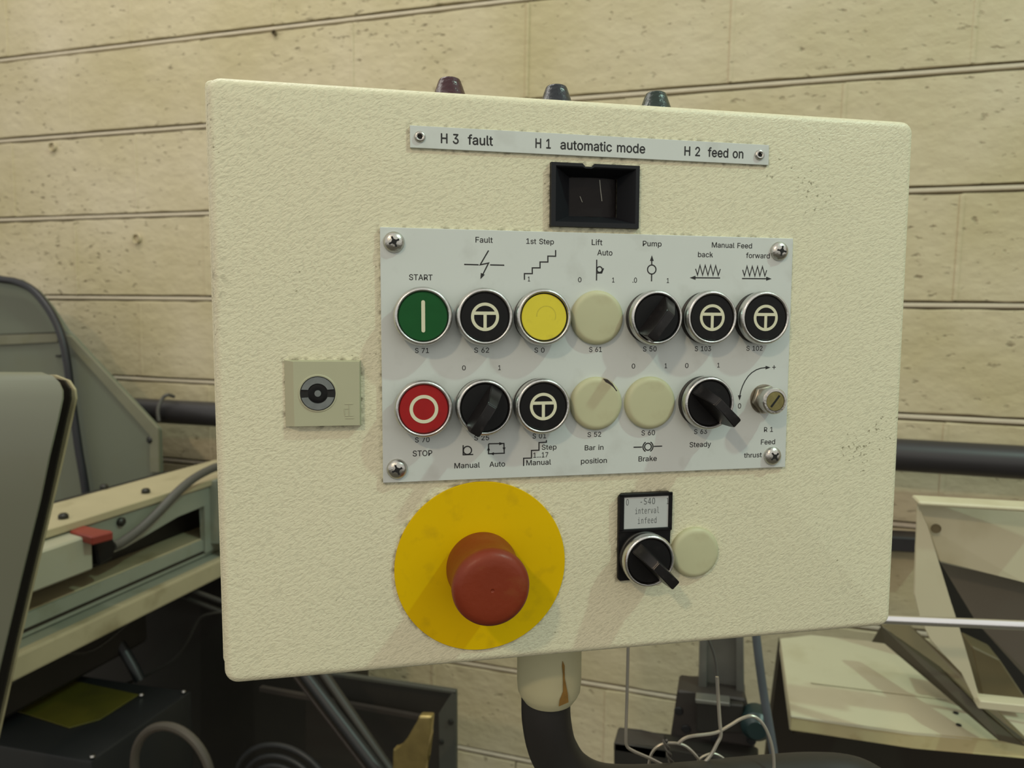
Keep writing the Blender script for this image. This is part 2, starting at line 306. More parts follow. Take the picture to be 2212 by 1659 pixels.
# letter outlines as polygon data: set -> char -> (advance, x y x y ..., faces as count + indices)
GLYPHS = {
 'R': {
  '.': (188, [95,-4,83,-3,73,1,63,9,55,18,51,29,50,41,51,53,55,64,63,73,73,81,83,85,95,87,107,85,118,81,128,73,135,64,140,53,141,41,140,29,135,18,128,9,118,1,107,-3], [3,11,13,12,3,10,13,11,3,10,14,13,3,9,14,10,3,9,15,14,3,8,15,9,3,8,16,15,3,8,17,16,3,7,17,8,3,6,17,7,3,6,18,17,3,5,18,6,3,5,19,18,3,4,19,5,3,4,20,19,3,3,20,4,3,3,21,20,3,2,21,3,3,2,22,21,3,1,22,2,3,1,23,22,3,1,0,23]),
  '0': (453, [227,-7,191,-3,158,7,130,24,105,48,85,77,69,113,57,155,50,202,48,254,50,306,57,353,69,395,85,431,106,461,130,484,159,502,191,512,227,516,262,512,295,502,323,484,348,461,368,431,384,395,396,353,403,306,405,254,403,202,396,155,384,113,368,77,348,48,323,24,295,7,263,-3,227,50,250,52,271,60,290,74,306,92,320,116,330,144,338,176,342,213,344,254,342,295,338,332,330,365,320,393,306,416,290,435,271,449,250,457,227,460,203,457,182,449,163,435,147,416,134,393,123,365,115,332,111,295,109,254,111,213,115,176,123,144,134,116,147,92,163,74,182,60,203,52], [3,17,19,18,3,16,19,17,3,16,20,19,3,15,20,16,3,15,21,20,3,14,21,15,3,14,22,21,3,13,55,14,3,55,54,14,3,54,22,14,3,54,53,22,3,53,23,22,3,13,56,55,3,52,23,53,3,13,57,56,3,51,23,52,3,13,58,57,3,50,23,51,3,12,58,13,3,50,24,23,3,12,59,58,3,49,24,50,3,11,59,12,3,49,25,24,3,11,60,59,3,48,25,49,3,11,61,60,3,47,25,48,3,10,61,11,3,47,26,25,3,10,62,61,3,46,26,47,3,9,62,10,3,46,27,26,3,9,63,62,3,45,27,46,3,8,63,9,3,8,64,63,3,44,27,45,3,44,28,27,3,43,28,44,3,8,65,64,3,7,65,8,3,43,29,28,3,42,29,43,3,7,66,65,3,6,66,7,3,42,30,29,3,6,67,66,3,41,30,42,3,6,68,67,3,40,30,41,3,5,68,6,3,40,31,30,3,5,69,68,3,39,31,40,3,39,32,31,3,4,69,5,3,4,70,69,3,38,32,39,3,37,32,38,3,4,71,70,3,36,32,37,3,4,36,71,3,4,32,36,3,4,33,32,3,3,33,4,3,2,33,3,3,2,34,33,3,2,35,34,3,1,35,2,3,0,35,1]),
  '1': (453, [76,0,76,55,391,55,391,0,276,509,276,0,212,0,212,448,209,448,86,358,86,427,198,509], [3,10,4,11,3,10,8,4,3,8,7,4,3,7,5,4,3,10,9,8,3,6,5,7,3,0,2,1,3,0,3,2]),
  '2': (453, [64,0,64,47,234,229,252,248,268,266,282,282,294,298,303,312,311,327,316,341,319,356,320,371,319,389,315,405,308,419,298,431,287,441,273,449,258,455,241,458,224,460,205,458,188,454,172,447,159,438,148,427,139,413,132,398,128,381,127,362,66,362,68,391,75,418,86,442,102,464,121,482,143,496,168,507,196,513,225,516,254,513,281,507,306,497,328,482,346,465,361,445,372,423,379,398,381,372,380,354,377,336,371,318,363,299,351,280,336,259,317,235,294,209,267,180,153,60,153,57,389,57,389,0], [3,38,40,39,3,38,41,40,3,37,41,38,3,37,42,41,3,36,42,37,3,36,43,42,3,35,43,36,3,35,44,43,3,34,44,35,3,34,20,44,3,20,19,44,3,19,45,44,3,33,21,34,3,21,20,34,3,18,45,19,3,33,22,21,3,17,45,18,3,33,23,22,3,16,45,17,3,33,24,23,3,16,46,45,3,32,24,33,3,15,46,16,3,32,25,24,3,14,46,15,3,32,26,25,3,14,47,46,3,13,47,14,3,31,26,32,3,31,27,26,3,12,47,13,3,12,48,47,3,31,28,27,3,30,28,31,3,11,48,12,3,30,29,28,3,11,49,48,3,10,49,11,3,9,49,10,3,9,50,49,3,8,50,9,3,8,51,50,3,7,51,8,3,7,52,51,3,6,52,7,3,6,53,52,3,5,53,6,3,4,53,5,3,4,54,53,3,3,54,4,3,3,55,54,3,2,55,3,3,2,56,55,3,1,56,2,3,1,57,56,3,1,58,57,3,1,59,58,3,1,60,59,3,1,61,60,3,0,61,1]),
  '3': (453, [218,-7,188,-5,159,1,133,10,108,22,88,38,70,57,57,79,48,104,44,132,109,132,112,115,118,100,126,87,137,76,150,66,165,59,182,54,200,51,219,50,239,51,258,55,275,61,291,69,304,80,315,93,323,108,328,125,329,145,328,163,323,180,316,196,306,211,292,223,275,234,254,241,229,246,201,248,157,248,157,299,288,448,288,452,70,452,70,509,372,509,372,461,211,278,211,289,247,290,279,286,308,276,333,262,354,244,371,222,383,198,391,173,393,145,390,116,383,90,370,66,354,45,333,27,309,12,281,2,251,-5], [3,42,44,43,3,42,45,44,3,42,41,45,3,41,40,45,3,40,46,45,3,39,47,40,3,47,46,40,3,38,47,39,3,47,49,48,3,38,49,47,3,38,50,49,3,38,51,50,3,38,37,51,3,37,52,51,3,36,52,37,3,35,52,36,3,35,53,52,3,34,53,35,3,33,53,34,3,32,53,33,3,32,54,53,3,31,54,32,3,31,55,54,3,30,55,31,3,29,55,30,3,29,56,55,3,28,56,29,3,27,56,28,3,27,57,56,3,8,10,9,3,8,11,10,3,26,57,27,3,26,58,57,3,8,12,11,3,25,58,26,3,7,12,8,3,7,13,12,3,24,58,25,3,24,59,58,3,7,14,13,3,23,59,24,3,6,14,7,3,6,15,14,3,22,59,23,3,6,16,15,3,22,60,59,3,21,60,22,3,6,17,16,3,5,17,6,3,20,60,21,3,5,18,17,3,19,60,20,3,5,19,18,3,5,60,19,3,5,61,60,3,4,61,5,3,4,62,61,3,3,62,4,3,3,63,62,3,2,63,3,3,2,64,63,3,1,64,2,3,1,0,64]),
  '5': (453, [221,-7,192,-5,165,1,140,11,118,25,99,41,83,60,71,82,63,105,60,130,122,130,125,115,130,102,138,89,148,78,160,68,173,60,188,54,204,51,221,50,241,51,259,56,276,64,291,75,304,89,314,104,322,122,326,141,328,162,326,183,321,203,314,221,303,237,290,251,275,262,257,270,238,275,218,277,201,276,184,273,167,268,152,262,139,255,128,246,67,253,96,509,366,509,366,452,151,452,134,301,136,301,148,311,162,318,178,325,194,330,212,333,229,334,252,332,274,328,294,321,313,311,330,299,345,285,358,269,370,251,379,231,386,210,390,187,391,163,388,132,381,102,369,76,352,52,332,32,309,15,282,3,253,-4], [3,44,48,45,3,48,46,45,3,48,47,46,3,44,49,48,3,55,57,56,3,54,57,55,3,54,58,57,3,53,58,54,3,53,59,58,3,52,59,53,3,52,60,59,3,51,60,52,3,51,61,60,3,50,61,51,3,44,50,49,3,44,61,50,3,44,39,61,3,39,38,61,3,38,62,61,3,38,37,62,3,37,63,62,3,36,63,37,3,35,63,36,3,44,40,39,3,34,63,35,3,34,64,63,3,44,41,40,3,44,42,41,3,33,64,34,3,44,43,42,3,33,65,64,3,32,65,33,3,31,65,32,3,31,66,65,3,30,66,31,3,30,67,66,3,29,67,30,3,29,68,67,3,28,68,29,3,28,69,68,3,27,69,28,3,26,69,27,3,26,70,69,3,8,10,9,3,8,11,10,3,25,70,26,3,8,12,11,3,7,12,8,3,24,70,25,3,24,71,70,3,7,13,12,3,7,14,13,3,23,71,24,3,6,14,7,3,6,15,14,3,23,72,71,3,22,72,23,3,6,16,15,3,21,72,22,3,6,17,16,3,5,17,6,3,20,72,21,3,5,18,17,3,20,73,72,3,19,73,20,3,5,19,18,3,5,73,19,3,4,73,5,3,4,74,73,3,3,74,4,3,3,75,74,3,2,75,3,3,2,76,75,3,1,76,2,3,1,0,76]),
  '6': (453, [226,-7,196,-4,168,3,142,15,119,31,100,51,84,74,73,101,66,130,64,162,65,187,71,212,80,239,93,268,112,302,137,340,252,509,322,509,151,261,145,261,151,270,157,279,165,288,174,295,184,302,196,307,208,311,221,313,235,314,265,312,291,305,316,295,337,280,355,262,370,240,380,215,387,187,389,157,387,127,379,98,368,73,352,50,333,30,310,14,284,3,257,-4,226,48,245,50,263,55,279,63,293,73,304,86,314,101,322,119,326,137,327,157,326,178,322,196,314,213,304,228,293,241,279,251,263,259,245,264,226,265,207,264,190,259,174,252,160,241,148,229,138,214,131,197,126,179,125,158,126,138,131,119,138,102,148,86,160,73,174,63,190,55,207,50], [3,15,17,16,3,15,23,17,3,23,18,17,3,14,23,15,3,27,29,28,3,26,29,27,3,26,30,29,3,25,30,26,3,24,30,25,3,24,31,30,3,13,23,14,3,23,31,24,3,13,22,23,3,18,31,23,3,18,32,31,3,13,21,22,3,18,64,32,3,64,33,32,3,13,20,21,3,13,19,20,3,12,19,13,3,18,65,64,3,63,33,64,3,18,66,65,3,62,33,63,3,62,34,33,3,12,18,19,3,12,66,18,3,12,67,66,3,61,34,62,3,12,68,67,3,60,34,61,3,12,69,68,3,59,34,60,3,59,35,34,3,11,69,12,3,11,70,69,3,58,35,59,3,58,36,35,3,11,71,70,3,57,36,58,3,10,71,11,3,10,72,71,3,56,36,57,3,56,37,36,3,9,72,10,3,9,73,72,3,55,37,56,3,8,73,9,3,8,74,73,3,54,37,55,3,54,38,37,3,8,75,74,3,53,38,54,3,7,75,8,3,53,39,38,3,7,76,75,3,52,39,53,3,7,77,76,3,51,39,52,3,6,77,7,3,51,40,39,3,6,78,77,3,50,40,51,3,5,78,6,3,5,79,78,3,49,40,50,3,49,41,40,3,5,80,79,3,48,41,49,3,5,81,80,3,47,41,48,3,4,81,5,3,4,46,81,3,46,41,47,3,46,42,41,3,4,42,46,3,3,42,4,3,3,43,42,3,2,43,3,3,2,44,43,3,1,44,2,3,1,45,44,3,0,45,1]),
  '7': (453, [97,0,323,448,323,452,62,452,62,509,391,509,391,449,165,0], [3,3,5,4,3,3,2,5,3,2,6,5,3,1,6,2,3,1,7,6,3,0,7,1]),
  'A': (480, [16,0,201,509,276,509,463,0,395,0,287,302,280,323,272,346,264,372,255,402,244,438,232,478,245,478,233,437,222,402,213,371,204,345,197,322,191,302,85,0,110,142,110,199,370,199,370,142], [3,0,11,1,3,11,2,1,3,11,12,2,3,12,3,2,3,0,21,11,3,21,13,11,3,13,10,11,3,13,10,12,3,10,22,12,3,22,3,12,3,9,22,10,3,21,14,13,3,8,22,9,3,21,15,14,3,7,22,8,3,21,16,15,3,6,22,7,3,21,17,16,3,5,22,6,3,21,18,17,3,21,20,18,3,20,19,18,3,4,23,5,3,23,22,5,3,0,20,21,3,20,22,21,3,20,23,22,3,23,3,22,3,0,19,20,3,4,3,23]),
  'B': (456, [60,0,60,509,241,509,274,507,304,501,329,491,350,477,367,461,381,442,390,421,396,398,398,374,397,353,393,336,387,320,378,307,368,295,356,286,343,278,329,272,315,267,315,262,331,260,347,254,363,245,378,234,391,220,402,203,411,184,416,161,418,136,416,111,410,88,400,67,386,48,368,31,344,18,317,8,284,2,247,0,125,57,245,57,281,60,309,67,330,80,344,96,353,115,355,137,354,153,350,169,342,184,333,197,320,209,306,218,289,225,269,229,248,231,125,231,125,285,238,285,256,287,273,290,288,296,302,304,314,314,323,326,330,340,335,355,336,372,333,393,326,412,313,429,294,442,270,449,240,452,125,452], [3,0,75,1,3,75,2,1,3,75,3,2,3,75,4,3,3,75,5,4,3,75,6,5,3,75,7,6,3,75,74,7,3,74,8,7,3,0,58,75,3,73,8,74,3,72,8,73,3,72,9,8,3,71,9,72,3,70,9,71,3,70,10,9,3,69,10,70,3,69,11,10,3,68,11,69,3,68,12,11,3,67,12,68,3,66,12,67,3,66,13,12,3,65,13,66,3,65,14,13,3,64,14,65,3,64,15,14,3,63,15,64,3,63,16,15,3,62,16,63,3,61,16,62,3,61,17,16,3,60,17,61,3,59,17,60,3,59,18,17,3,0,57,58,3,57,59,58,3,57,18,59,3,57,19,18,3,57,20,19,3,57,21,20,3,57,22,21,3,57,23,22,3,57,24,23,3,57,25,24,3,57,56,25,3,56,55,25,3,55,26,25,3,0,40,57,3,54,26,55,3,53,26,54,3,53,27,26,3,52,27,53,3,51,27,52,3,51,28,27,3,50,28,51,3,49,28,50,3,49,29,28,3,48,29,49,3,48,30,29,3,47,30,48,3,46,30,47,3,46,31,30,3,45,31,46,3,45,32,31,3,44,32,45,3,44,33,32,3,43,33,44,3,42,33,43,3,42,34,33,3,41,34,42,3,0,41,40,3,0,34,41,3,0,35,34,3,0,36,35,3,0,37,36,3,0,38,37,3,0,39,38]),
  'F': (410, [60,0,60,509,369,509,369,452,125,452,125,278,346,278,346,221,125,221,125,0], [3,0,4,1,3,4,2,1,3,4,3,2,3,0,5,4,3,0,8,5,3,8,6,5,3,8,7,6,3,0,9,8]),
  'H': (517, [60,0,60,509,125,509,125,289,392,289,392,509,457,509,457,0,392,0,392,232,125,232,125,0], [3,0,2,1,3,0,3,2,3,4,6,5,3,4,7,6,3,0,10,3,3,10,4,3,3,10,9,4,3,9,7,4,3,0,11,10,3,8,7,9]),
  'L': (393, [60,0,60,509,125,509,125,57,361,57,361,0], [3,0,2,1,3,0,3,2,3,0,4,3,3,0,5,4]),
  'M': (628, [60,0,60,509,152,509,277,187,280,179,284,170,287,159,291,147,295,135,299,123,303,110,307,97,311,84,315,71,319,60,322,49,307,49,311,59,314,71,318,83,322,95,326,108,330,121,334,134,338,146,342,158,346,169,349,179,352,187,476,509,568,509,568,0,504,0,504,291,504,302,504,314,504,327,505,340,505,354,505,369,505,383,506,398,506,413,506,428,507,443,507,457,513,457,508,441,503,425,498,409,492,393,487,378,482,363,477,348,472,335,467,322,463,310,459,300,456,291,342,0,286,0,170,291,167,300,163,310,159,321,155,333,150,347,145,361,140,376,134,392,129,408,124,424,118,441,112,457,119,457,119,444,120,430,120,416,120,401,121,386,121,372,121,357,121,342,122,328,122,315,122,302,122,291,122,0], [3,0,73,1,3,73,2,1,3,73,74,2,3,74,3,2,3,28,45,29,3,45,30,29,3,45,46,30,3,46,31,30,3,0,72,73,3,75,3,74,3,28,44,45,3,47,31,46,3,76,3,75,3,28,48,44,3,48,43,44,3,48,43,47,3,43,31,47,3,0,76,72,3,76,71,72,3,0,77,76,3,71,3,76,3,42,31,43,3,28,49,48,3,70,3,71,3,0,78,77,3,41,31,42,3,28,50,49,3,69,3,70,3,0,79,78,3,40,31,41,3,28,51,50,3,68,3,69,3,0,80,79,3,39,31,40,3,28,52,51,3,67,3,68,3,0,81,80,3,38,31,39,3,28,53,52,3,66,3,67,3,0,82,81,3,37,31,38,3,28,54,53,3,65,3,66,3,0,83,82,3,36,31,37,3,28,55,54,3,64,3,65,3,0,84,83,3,35,31,36,3,28,56,55,3,63,3,64,3,0,85,84,3,34,31,35,3,28,57,56,3,62,3,63,3,0,86,85,3,33,31,34,3,28,58,57,3,61,3,62,3,0,87,86,3,60,3,61,3,28,59,58,3,32,31,33,3,60,4,3,3,27,59,28,3,60,5,4,3,26,59,27,3,60,6,5,3,25,59,26,3,60,7,6,3,24,59,25,3,60,8,7,3,23,59,24,3,60,9,8,3,22,59,23,3,60,10,9,3,21,59,22,3,60,11,10,3,20,59,21,3,60,12,11,3,19,59,20,3,60,18,12,3,18,13,12,3,18,13,19,3,13,59,19,3,14,59,13,3,60,17,18,3,15,59,14,3,60,16,17,3,60,15,16,3,60,59,15]),
  'O': (533, [267,-7,225,-3,186,7,150,25,119,49,92,79,70,115,53,157,44,203,40,254,44,305,53,352,70,393,92,429,119,459,150,484,186,501,225,512,267,516,309,512,348,501,384,484,415,459,442,429,464,393,480,352,490,305,493,254,490,203,480,157,464,115,442,79,415,49,384,25,348,7,309,-3,267,53,296,55,324,63,349,76,372,94,392,116,408,144,420,176,428,213,430,254,428,295,420,332,408,365,392,392,372,415,349,433,324,446,296,453,267,456,237,453,210,445,184,433,161,415,142,392,125,364,113,332,106,295,103,254,106,213,113,176,125,144,142,117,161,94,184,76,210,63,237,55], [3,17,19,18,3,16,19,17,3,16,20,19,3,15,20,16,3,15,21,20,3,14,21,15,3,14,22,21,3,13,55,14,3,55,54,14,3,54,22,14,3,54,53,22,3,53,23,22,3,52,23,53,3,13,56,55,3,51,23,52,3,13,57,56,3,50,23,51,3,13,58,57,3,12,58,13,3,50,24,23,3,49,24,50,3,12,59,58,3,11,59,12,3,49,25,24,3,48,25,49,3,11,60,59,3,47,25,48,3,11,61,60,3,10,61,11,3,47,26,25,3,46,26,47,3,10,62,61,3,9,62,10,3,46,27,26,3,45,27,46,3,9,63,62,3,8,63,9,3,8,64,63,3,44,27,45,3,44,28,27,3,8,65,64,3,43,28,44,3,7,65,8,3,43,29,28,3,7,66,65,3,42,29,43,3,6,66,7,3,42,30,29,3,6,67,66,3,41,30,42,3,6,68,67,3,40,30,41,3,5,68,6,3,40,31,30,3,5,69,68,3,39,31,40,3,4,69,5,3,39,32,31,3,4,70,69,3,38,32,39,3,4,71,70,3,37,32,38,3,4,36,71,3,36,32,37,3,4,32,36,3,3,32,4,3,3,33,32,3,2,33,3,3,2,34,33,3,1,34,2,3,1,35,34,3,1,0,35]),
  'P': (445, [60,0,60,509,235,509,272,506,305,499,332,487,356,471,375,452,390,430,400,404,407,377,409,348,407,318,400,291,390,265,375,243,356,223,332,207,305,195,272,188,235,186,109,186,109,242,233,242,257,244,279,248,297,256,312,266,324,279,333,294,339,310,343,328,344,348,343,367,339,385,333,402,324,416,312,428,297,439,279,446,257,451,232,452,125,452,125,0], [3,0,42,1,3,42,2,1,3,42,3,2,3,42,4,3,3,42,5,4,3,42,6,5,3,42,7,6,3,42,41,7,3,41,40,7,3,40,8,7,3,0,22,42,3,22,43,42,3,39,8,40,3,38,8,39,3,37,8,38,3,37,9,8,3,36,9,37,3,35,9,36,3,35,10,9,3,34,10,35,3,33,10,34,3,33,11,10,3,32,11,33,3,31,11,32,3,31,12,11,3,30,12,31,3,30,13,12,3,29,13,30,3,28,13,29,3,28,14,13,3,27,14,28,3,26,14,27,3,26,15,14,3,25,15,26,3,24,15,25,3,23,15,24,3,23,16,15,3,0,21,22,3,43,23,22,3,43,20,23,3,20,16,23,3,20,17,16,3,20,18,17,3,20,19,18,3,0,20,21,3,0,43,20]),
  'R': (449, [60,0,60,509,236,509,273,506,305,500,333,489,356,473,376,455,390,433,401,408,407,381,409,352,407,323,401,296,390,271,376,250,356,232,333,217,305,206,273,200,236,198,96,198,96,255,234,255,258,256,280,260,298,267,313,276,325,287,334,300,340,316,344,333,345,352,344,371,340,389,334,405,325,419,313,430,298,440,279,446,258,451,233,452,125,452,125,0,353,0,230,229,303,229,428,0], [3,0,22,1,3,22,42,1,3,42,2,1,3,42,3,2,3,42,4,3,3,42,5,4,3,42,6,5,3,42,7,6,3,42,41,7,3,41,40,7,3,40,8,7,3,22,43,42,3,39,8,40,3,38,8,39,3,37,8,38,3,37,9,8,3,36,9,37,3,35,9,36,3,35,10,9,3,34,10,35,3,33,10,34,3,33,11,10,3,32,11,33,3,31,11,32,3,31,12,11,3,30,12,31,3,30,13,12,3,29,13,30,3,28,13,29,3,28,14,13,3,27,14,28,3,26,14,27,3,26,15,14,3,25,15,26,3,24,15,25,3,23,15,24,3,0,21,22,3,43,23,22,3,43,45,23,3,45,15,23,3,45,16,15,3,45,46,16,3,46,17,16,3,43,20,45,3,20,44,45,3,47,17,46,3,18,47,17,3,19,47,18,3,20,47,19,3,0,20,21,3,0,43,20,3,44,47,20]),
  'S': (447, [224,-9,188,-7,156,-1,128,9,102,23,81,40,64,60,51,83,42,109,38,137,104,137,108,118,114,102,123,88,136,76,150,66,166,59,185,53,204,50,224,49,246,50,267,54,286,60,303,69,317,79,329,92,338,106,344,122,346,139,344,154,340,168,332,179,322,189,310,197,296,205,280,211,263,217,245,222,184,239,145,253,112,269,86,289,67,313,56,341,52,372,54,400,62,425,75,448,92,468,113,484,138,498,165,508,195,514,227,516,259,514,289,508,316,498,340,484,360,468,377,449,390,427,398,403,401,378,337,378,332,402,320,421,302,437,280,449,254,456,225,459,204,457,185,454,167,448,152,440,139,430,129,418,121,405,117,391,115,376,117,359,122,345,131,334,142,324,155,315,169,308,184,302,198,297,212,293,264,279,279,275,295,270,312,264,328,256,344,248,359,238,372,226,384,213,395,198,402,180,407,161,408,139,406,112,399,87,386,64,370,43,349,25,323,11,294,0,261,-7], [3,52,54,53,3,51,54,52,3,51,55,54,3,50,55,51,3,50,56,55,3,49,56,50,3,49,57,56,3,48,57,49,3,48,58,57,3,48,59,58,3,47,70,48,3,70,69,48,3,69,59,48,3,68,59,69,3,47,71,70,3,67,59,68,3,47,72,71,3,66,59,67,3,66,60,59,3,46,72,47,3,46,73,72,3,46,74,73,3,65,60,66,3,46,75,74,3,65,61,60,3,45,75,46,3,64,61,65,3,45,76,75,3,45,77,76,3,64,62,61,3,63,62,64,3,44,77,45,3,44,78,77,3,44,79,78,3,43,79,44,3,43,80,79,3,43,81,80,3,42,81,43,3,42,82,81,3,42,83,82,3,42,84,83,3,41,84,42,3,41,85,84,3,41,86,85,3,41,87,86,3,41,88,87,3,40,88,41,3,40,89,88,3,40,90,89,3,40,91,90,3,39,91,40,3,39,92,91,3,39,93,92,3,38,93,39,3,38,94,93,3,37,94,38,3,37,95,94,3,37,96,95,3,36,96,37,3,35,96,36,3,35,97,96,3,34,97,35,3,33,97,34,3,33,98,97,3,32,98,33,3,31,98,32,3,31,99,98,3,30,99,31,3,29,99,30,3,29,100,99,3,28,100,29,3,27,100,28,3,27,101,100,3,8,10,9,3,8,11,10,3,26,101,27,3,8,12,11,3,26,102,101,3,7,12,8,3,25,102,26,3,7,13,12,3,24,102,25,3,7,14,13,3,24,103,102,3,6,14,7,3,23,103,24,3,6,15,14,3,22,103,23,3,6,16,15,3,22,104,103,3,21,104,22,3,5,16,6,3,5,17,16,3,20,104,21,3,5,18,17,3,19,104,20,3,5,19,18,3,5,104,19,3,5,105,104,3,4,105,5,3,4,106,105,3,3,106,4,3,3,107,106,3,2,107,3,3,2,108,107,3,1,108,2,3,1,0,108]),
  'T': (449, [32,452,32,509,417,509,417,452,257,452,257,0,193,0,193,452], [3,0,2,1,3,0,3,2,3,7,3,0,3,6,4,7,3,4,3,7,3,6,5,4]),
  'a': (389, [160,-9,137,-7,115,-3,94,5,76,15,60,29,48,45,38,63,32,84,30,108,32,128,36,146,43,161,53,174,64,184,78,193,92,200,108,206,125,211,143,214,161,217,178,220,200,223,218,225,234,227,247,229,257,231,265,235,271,240,274,246,276,255,276,257,275,272,272,285,267,297,260,307,251,315,240,322,227,327,212,330,196,331,178,330,163,327,149,322,137,316,127,309,118,301,110,292,104,283,100,274,41,291,51,313,64,331,79,346,95,358,114,368,133,375,153,380,173,383,194,384,208,384,223,382,239,379,255,375,271,369,286,360,300,350,312,336,322,320,330,301,335,278,337,251,337,0,277,0,277,52,272,52,267,43,260,34,252,25,242,16,229,8,215,1,199,-4,181,-7,170,45,192,47,211,51,228,59,242,68,254,80,263,93,270,108,274,122,276,138,276,190,272,187,267,184,259,182,251,180,241,178,231,176,221,174,210,173,200,171,191,170,182,169,175,168,161,166,147,163,134,159,122,153,112,147,103,139,97,130,93,118,92,105,93,93,96,82,102,72,109,64,119,57,130,52,142,48,156,46], [3,58,60,59,3,58,61,60,3,57,61,58,3,57,62,61,3,56,62,57,3,56,63,62,3,55,63,56,3,55,64,63,3,55,65,64,3,54,65,55,3,54,66,65,3,53,66,54,3,53,67,66,3,52,67,53,3,52,40,67,3,40,39,67,3,39,68,67,3,51,41,52,3,41,40,52,3,51,42,41,3,38,68,39,3,51,43,42,3,37,68,38,3,51,44,43,3,36,68,37,3,36,69,68,3,51,45,44,3,35,69,36,3,50,45,51,3,50,46,45,3,34,69,35,3,34,70,69,3,50,47,46,3,33,70,34,3,50,48,47,3,49,48,50,3,32,70,33,3,32,71,70,3,31,71,32,3,30,71,31,3,29,71,30,3,29,72,71,3,28,72,29,3,27,72,28,3,26,94,27,3,94,72,27,3,25,94,26,3,24,94,25,3,23,94,24,3,22,94,23,3,21,94,22,3,20,94,21,3,19,94,20,3,18,94,19,3,17,94,18,3,16,94,17,3,15,94,16,3,14,94,15,3,14,95,94,3,93,72,94,3,14,96,95,3,14,97,96,3,13,97,14,3,13,98,97,3,13,99,98,3,13,100,99,3,13,101,100,3,13,102,101,3,12,102,13,3,12,103,102,3,12,104,103,3,12,105,104,3,12,106,105,3,12,107,106,3,12,108,107,3,12,109,108,3,11,109,12,3,11,110,109,3,11,111,110,3,11,112,111,3,10,112,11,3,10,113,112,3,92,72,93,3,10,114,113,3,9,114,10,3,91,72,92,3,9,115,114,3,8,115,9,3,90,72,91,3,8,116,115,3,89,72,90,3,8,117,116,3,7,117,8,3,7,118,117,3,88,74,89,3,74,72,89,3,7,119,118,3,87,74,88,3,7,120,119,3,6,120,7,3,86,75,87,3,75,74,87,3,6,121,120,3,6,122,121,3,86,76,75,3,73,72,74,3,85,76,86,3,6,123,122,3,84,76,85,3,6,84,123,3,6,76,84,3,5,76,6,3,5,77,76,3,5,78,77,3,4,78,5,3,4,79,78,3,4,80,79,3,3,80,4,3,3,81,80,3,2,81,3,3,2,82,81,3,1,82,2,3,1,83,82,3,0,83,1]),
  'b': (424, [229,-8,208,-7,189,-3,172,4,159,12,147,21,138,31,130,41,123,50,118,59,112,59,112,0,53,0,53,509,114,509,114,319,118,319,123,327,130,336,137,346,147,355,158,364,171,373,188,379,207,383,229,384,259,382,287,374,313,361,335,342,354,320,370,293,381,261,388,227,390,189,388,151,381,116,370,84,355,57,336,34,313,16,288,3,260,-6,220,47,242,49,262,55,279,66,294,80,306,97,316,117,323,139,327,163,328,189,327,215,323,239,316,261,307,281,295,298,280,311,262,322,243,328,220,330,198,328,178,322,161,312,147,299,134,282,125,263,118,241,114,216,113,189,114,162,118,138,125,115,135,95,147,78,162,65,179,55,198,49], [3,12,14,13,3,12,15,14,3,24,26,25,3,23,26,24,3,23,27,26,3,22,27,23,3,22,28,27,3,21,28,22,3,20,28,21,3,20,29,28,3,19,29,20,3,18,29,19,3,18,61,29,3,61,30,29,3,17,61,18,3,17,62,61,3,60,30,61,3,17,63,62,3,59,30,60,3,16,63,17,3,16,64,63,3,58,30,59,3,58,31,30,3,12,16,15,3,12,68,16,3,68,67,16,3,67,66,16,3,66,65,16,3,65,64,16,3,57,31,58,3,56,31,57,3,56,32,31,3,55,32,56,3,55,33,32,3,54,33,55,3,12,69,68,3,53,33,54,3,53,34,33,3,12,70,69,3,52,34,53,3,12,71,70,3,51,34,52,3,51,35,34,3,50,35,51,3,12,72,71,3,50,36,35,3,49,36,50,3,12,73,72,3,48,36,49,3,48,37,36,3,12,74,73,3,47,37,48,3,12,10,74,3,10,75,74,3,47,38,37,3,46,38,47,3,10,76,75,3,45,38,46,3,10,9,76,3,9,77,76,3,12,11,10,3,8,77,9,3,45,39,38,3,44,39,45,3,8,78,77,3,7,78,8,3,43,39,44,3,7,43,78,3,7,39,43,3,6,39,7,3,6,40,39,3,5,40,6,3,4,40,5,3,4,41,40,3,3,41,4,3,2,41,3,3,2,42,41,3,1,42,2,3,1,0,42]),
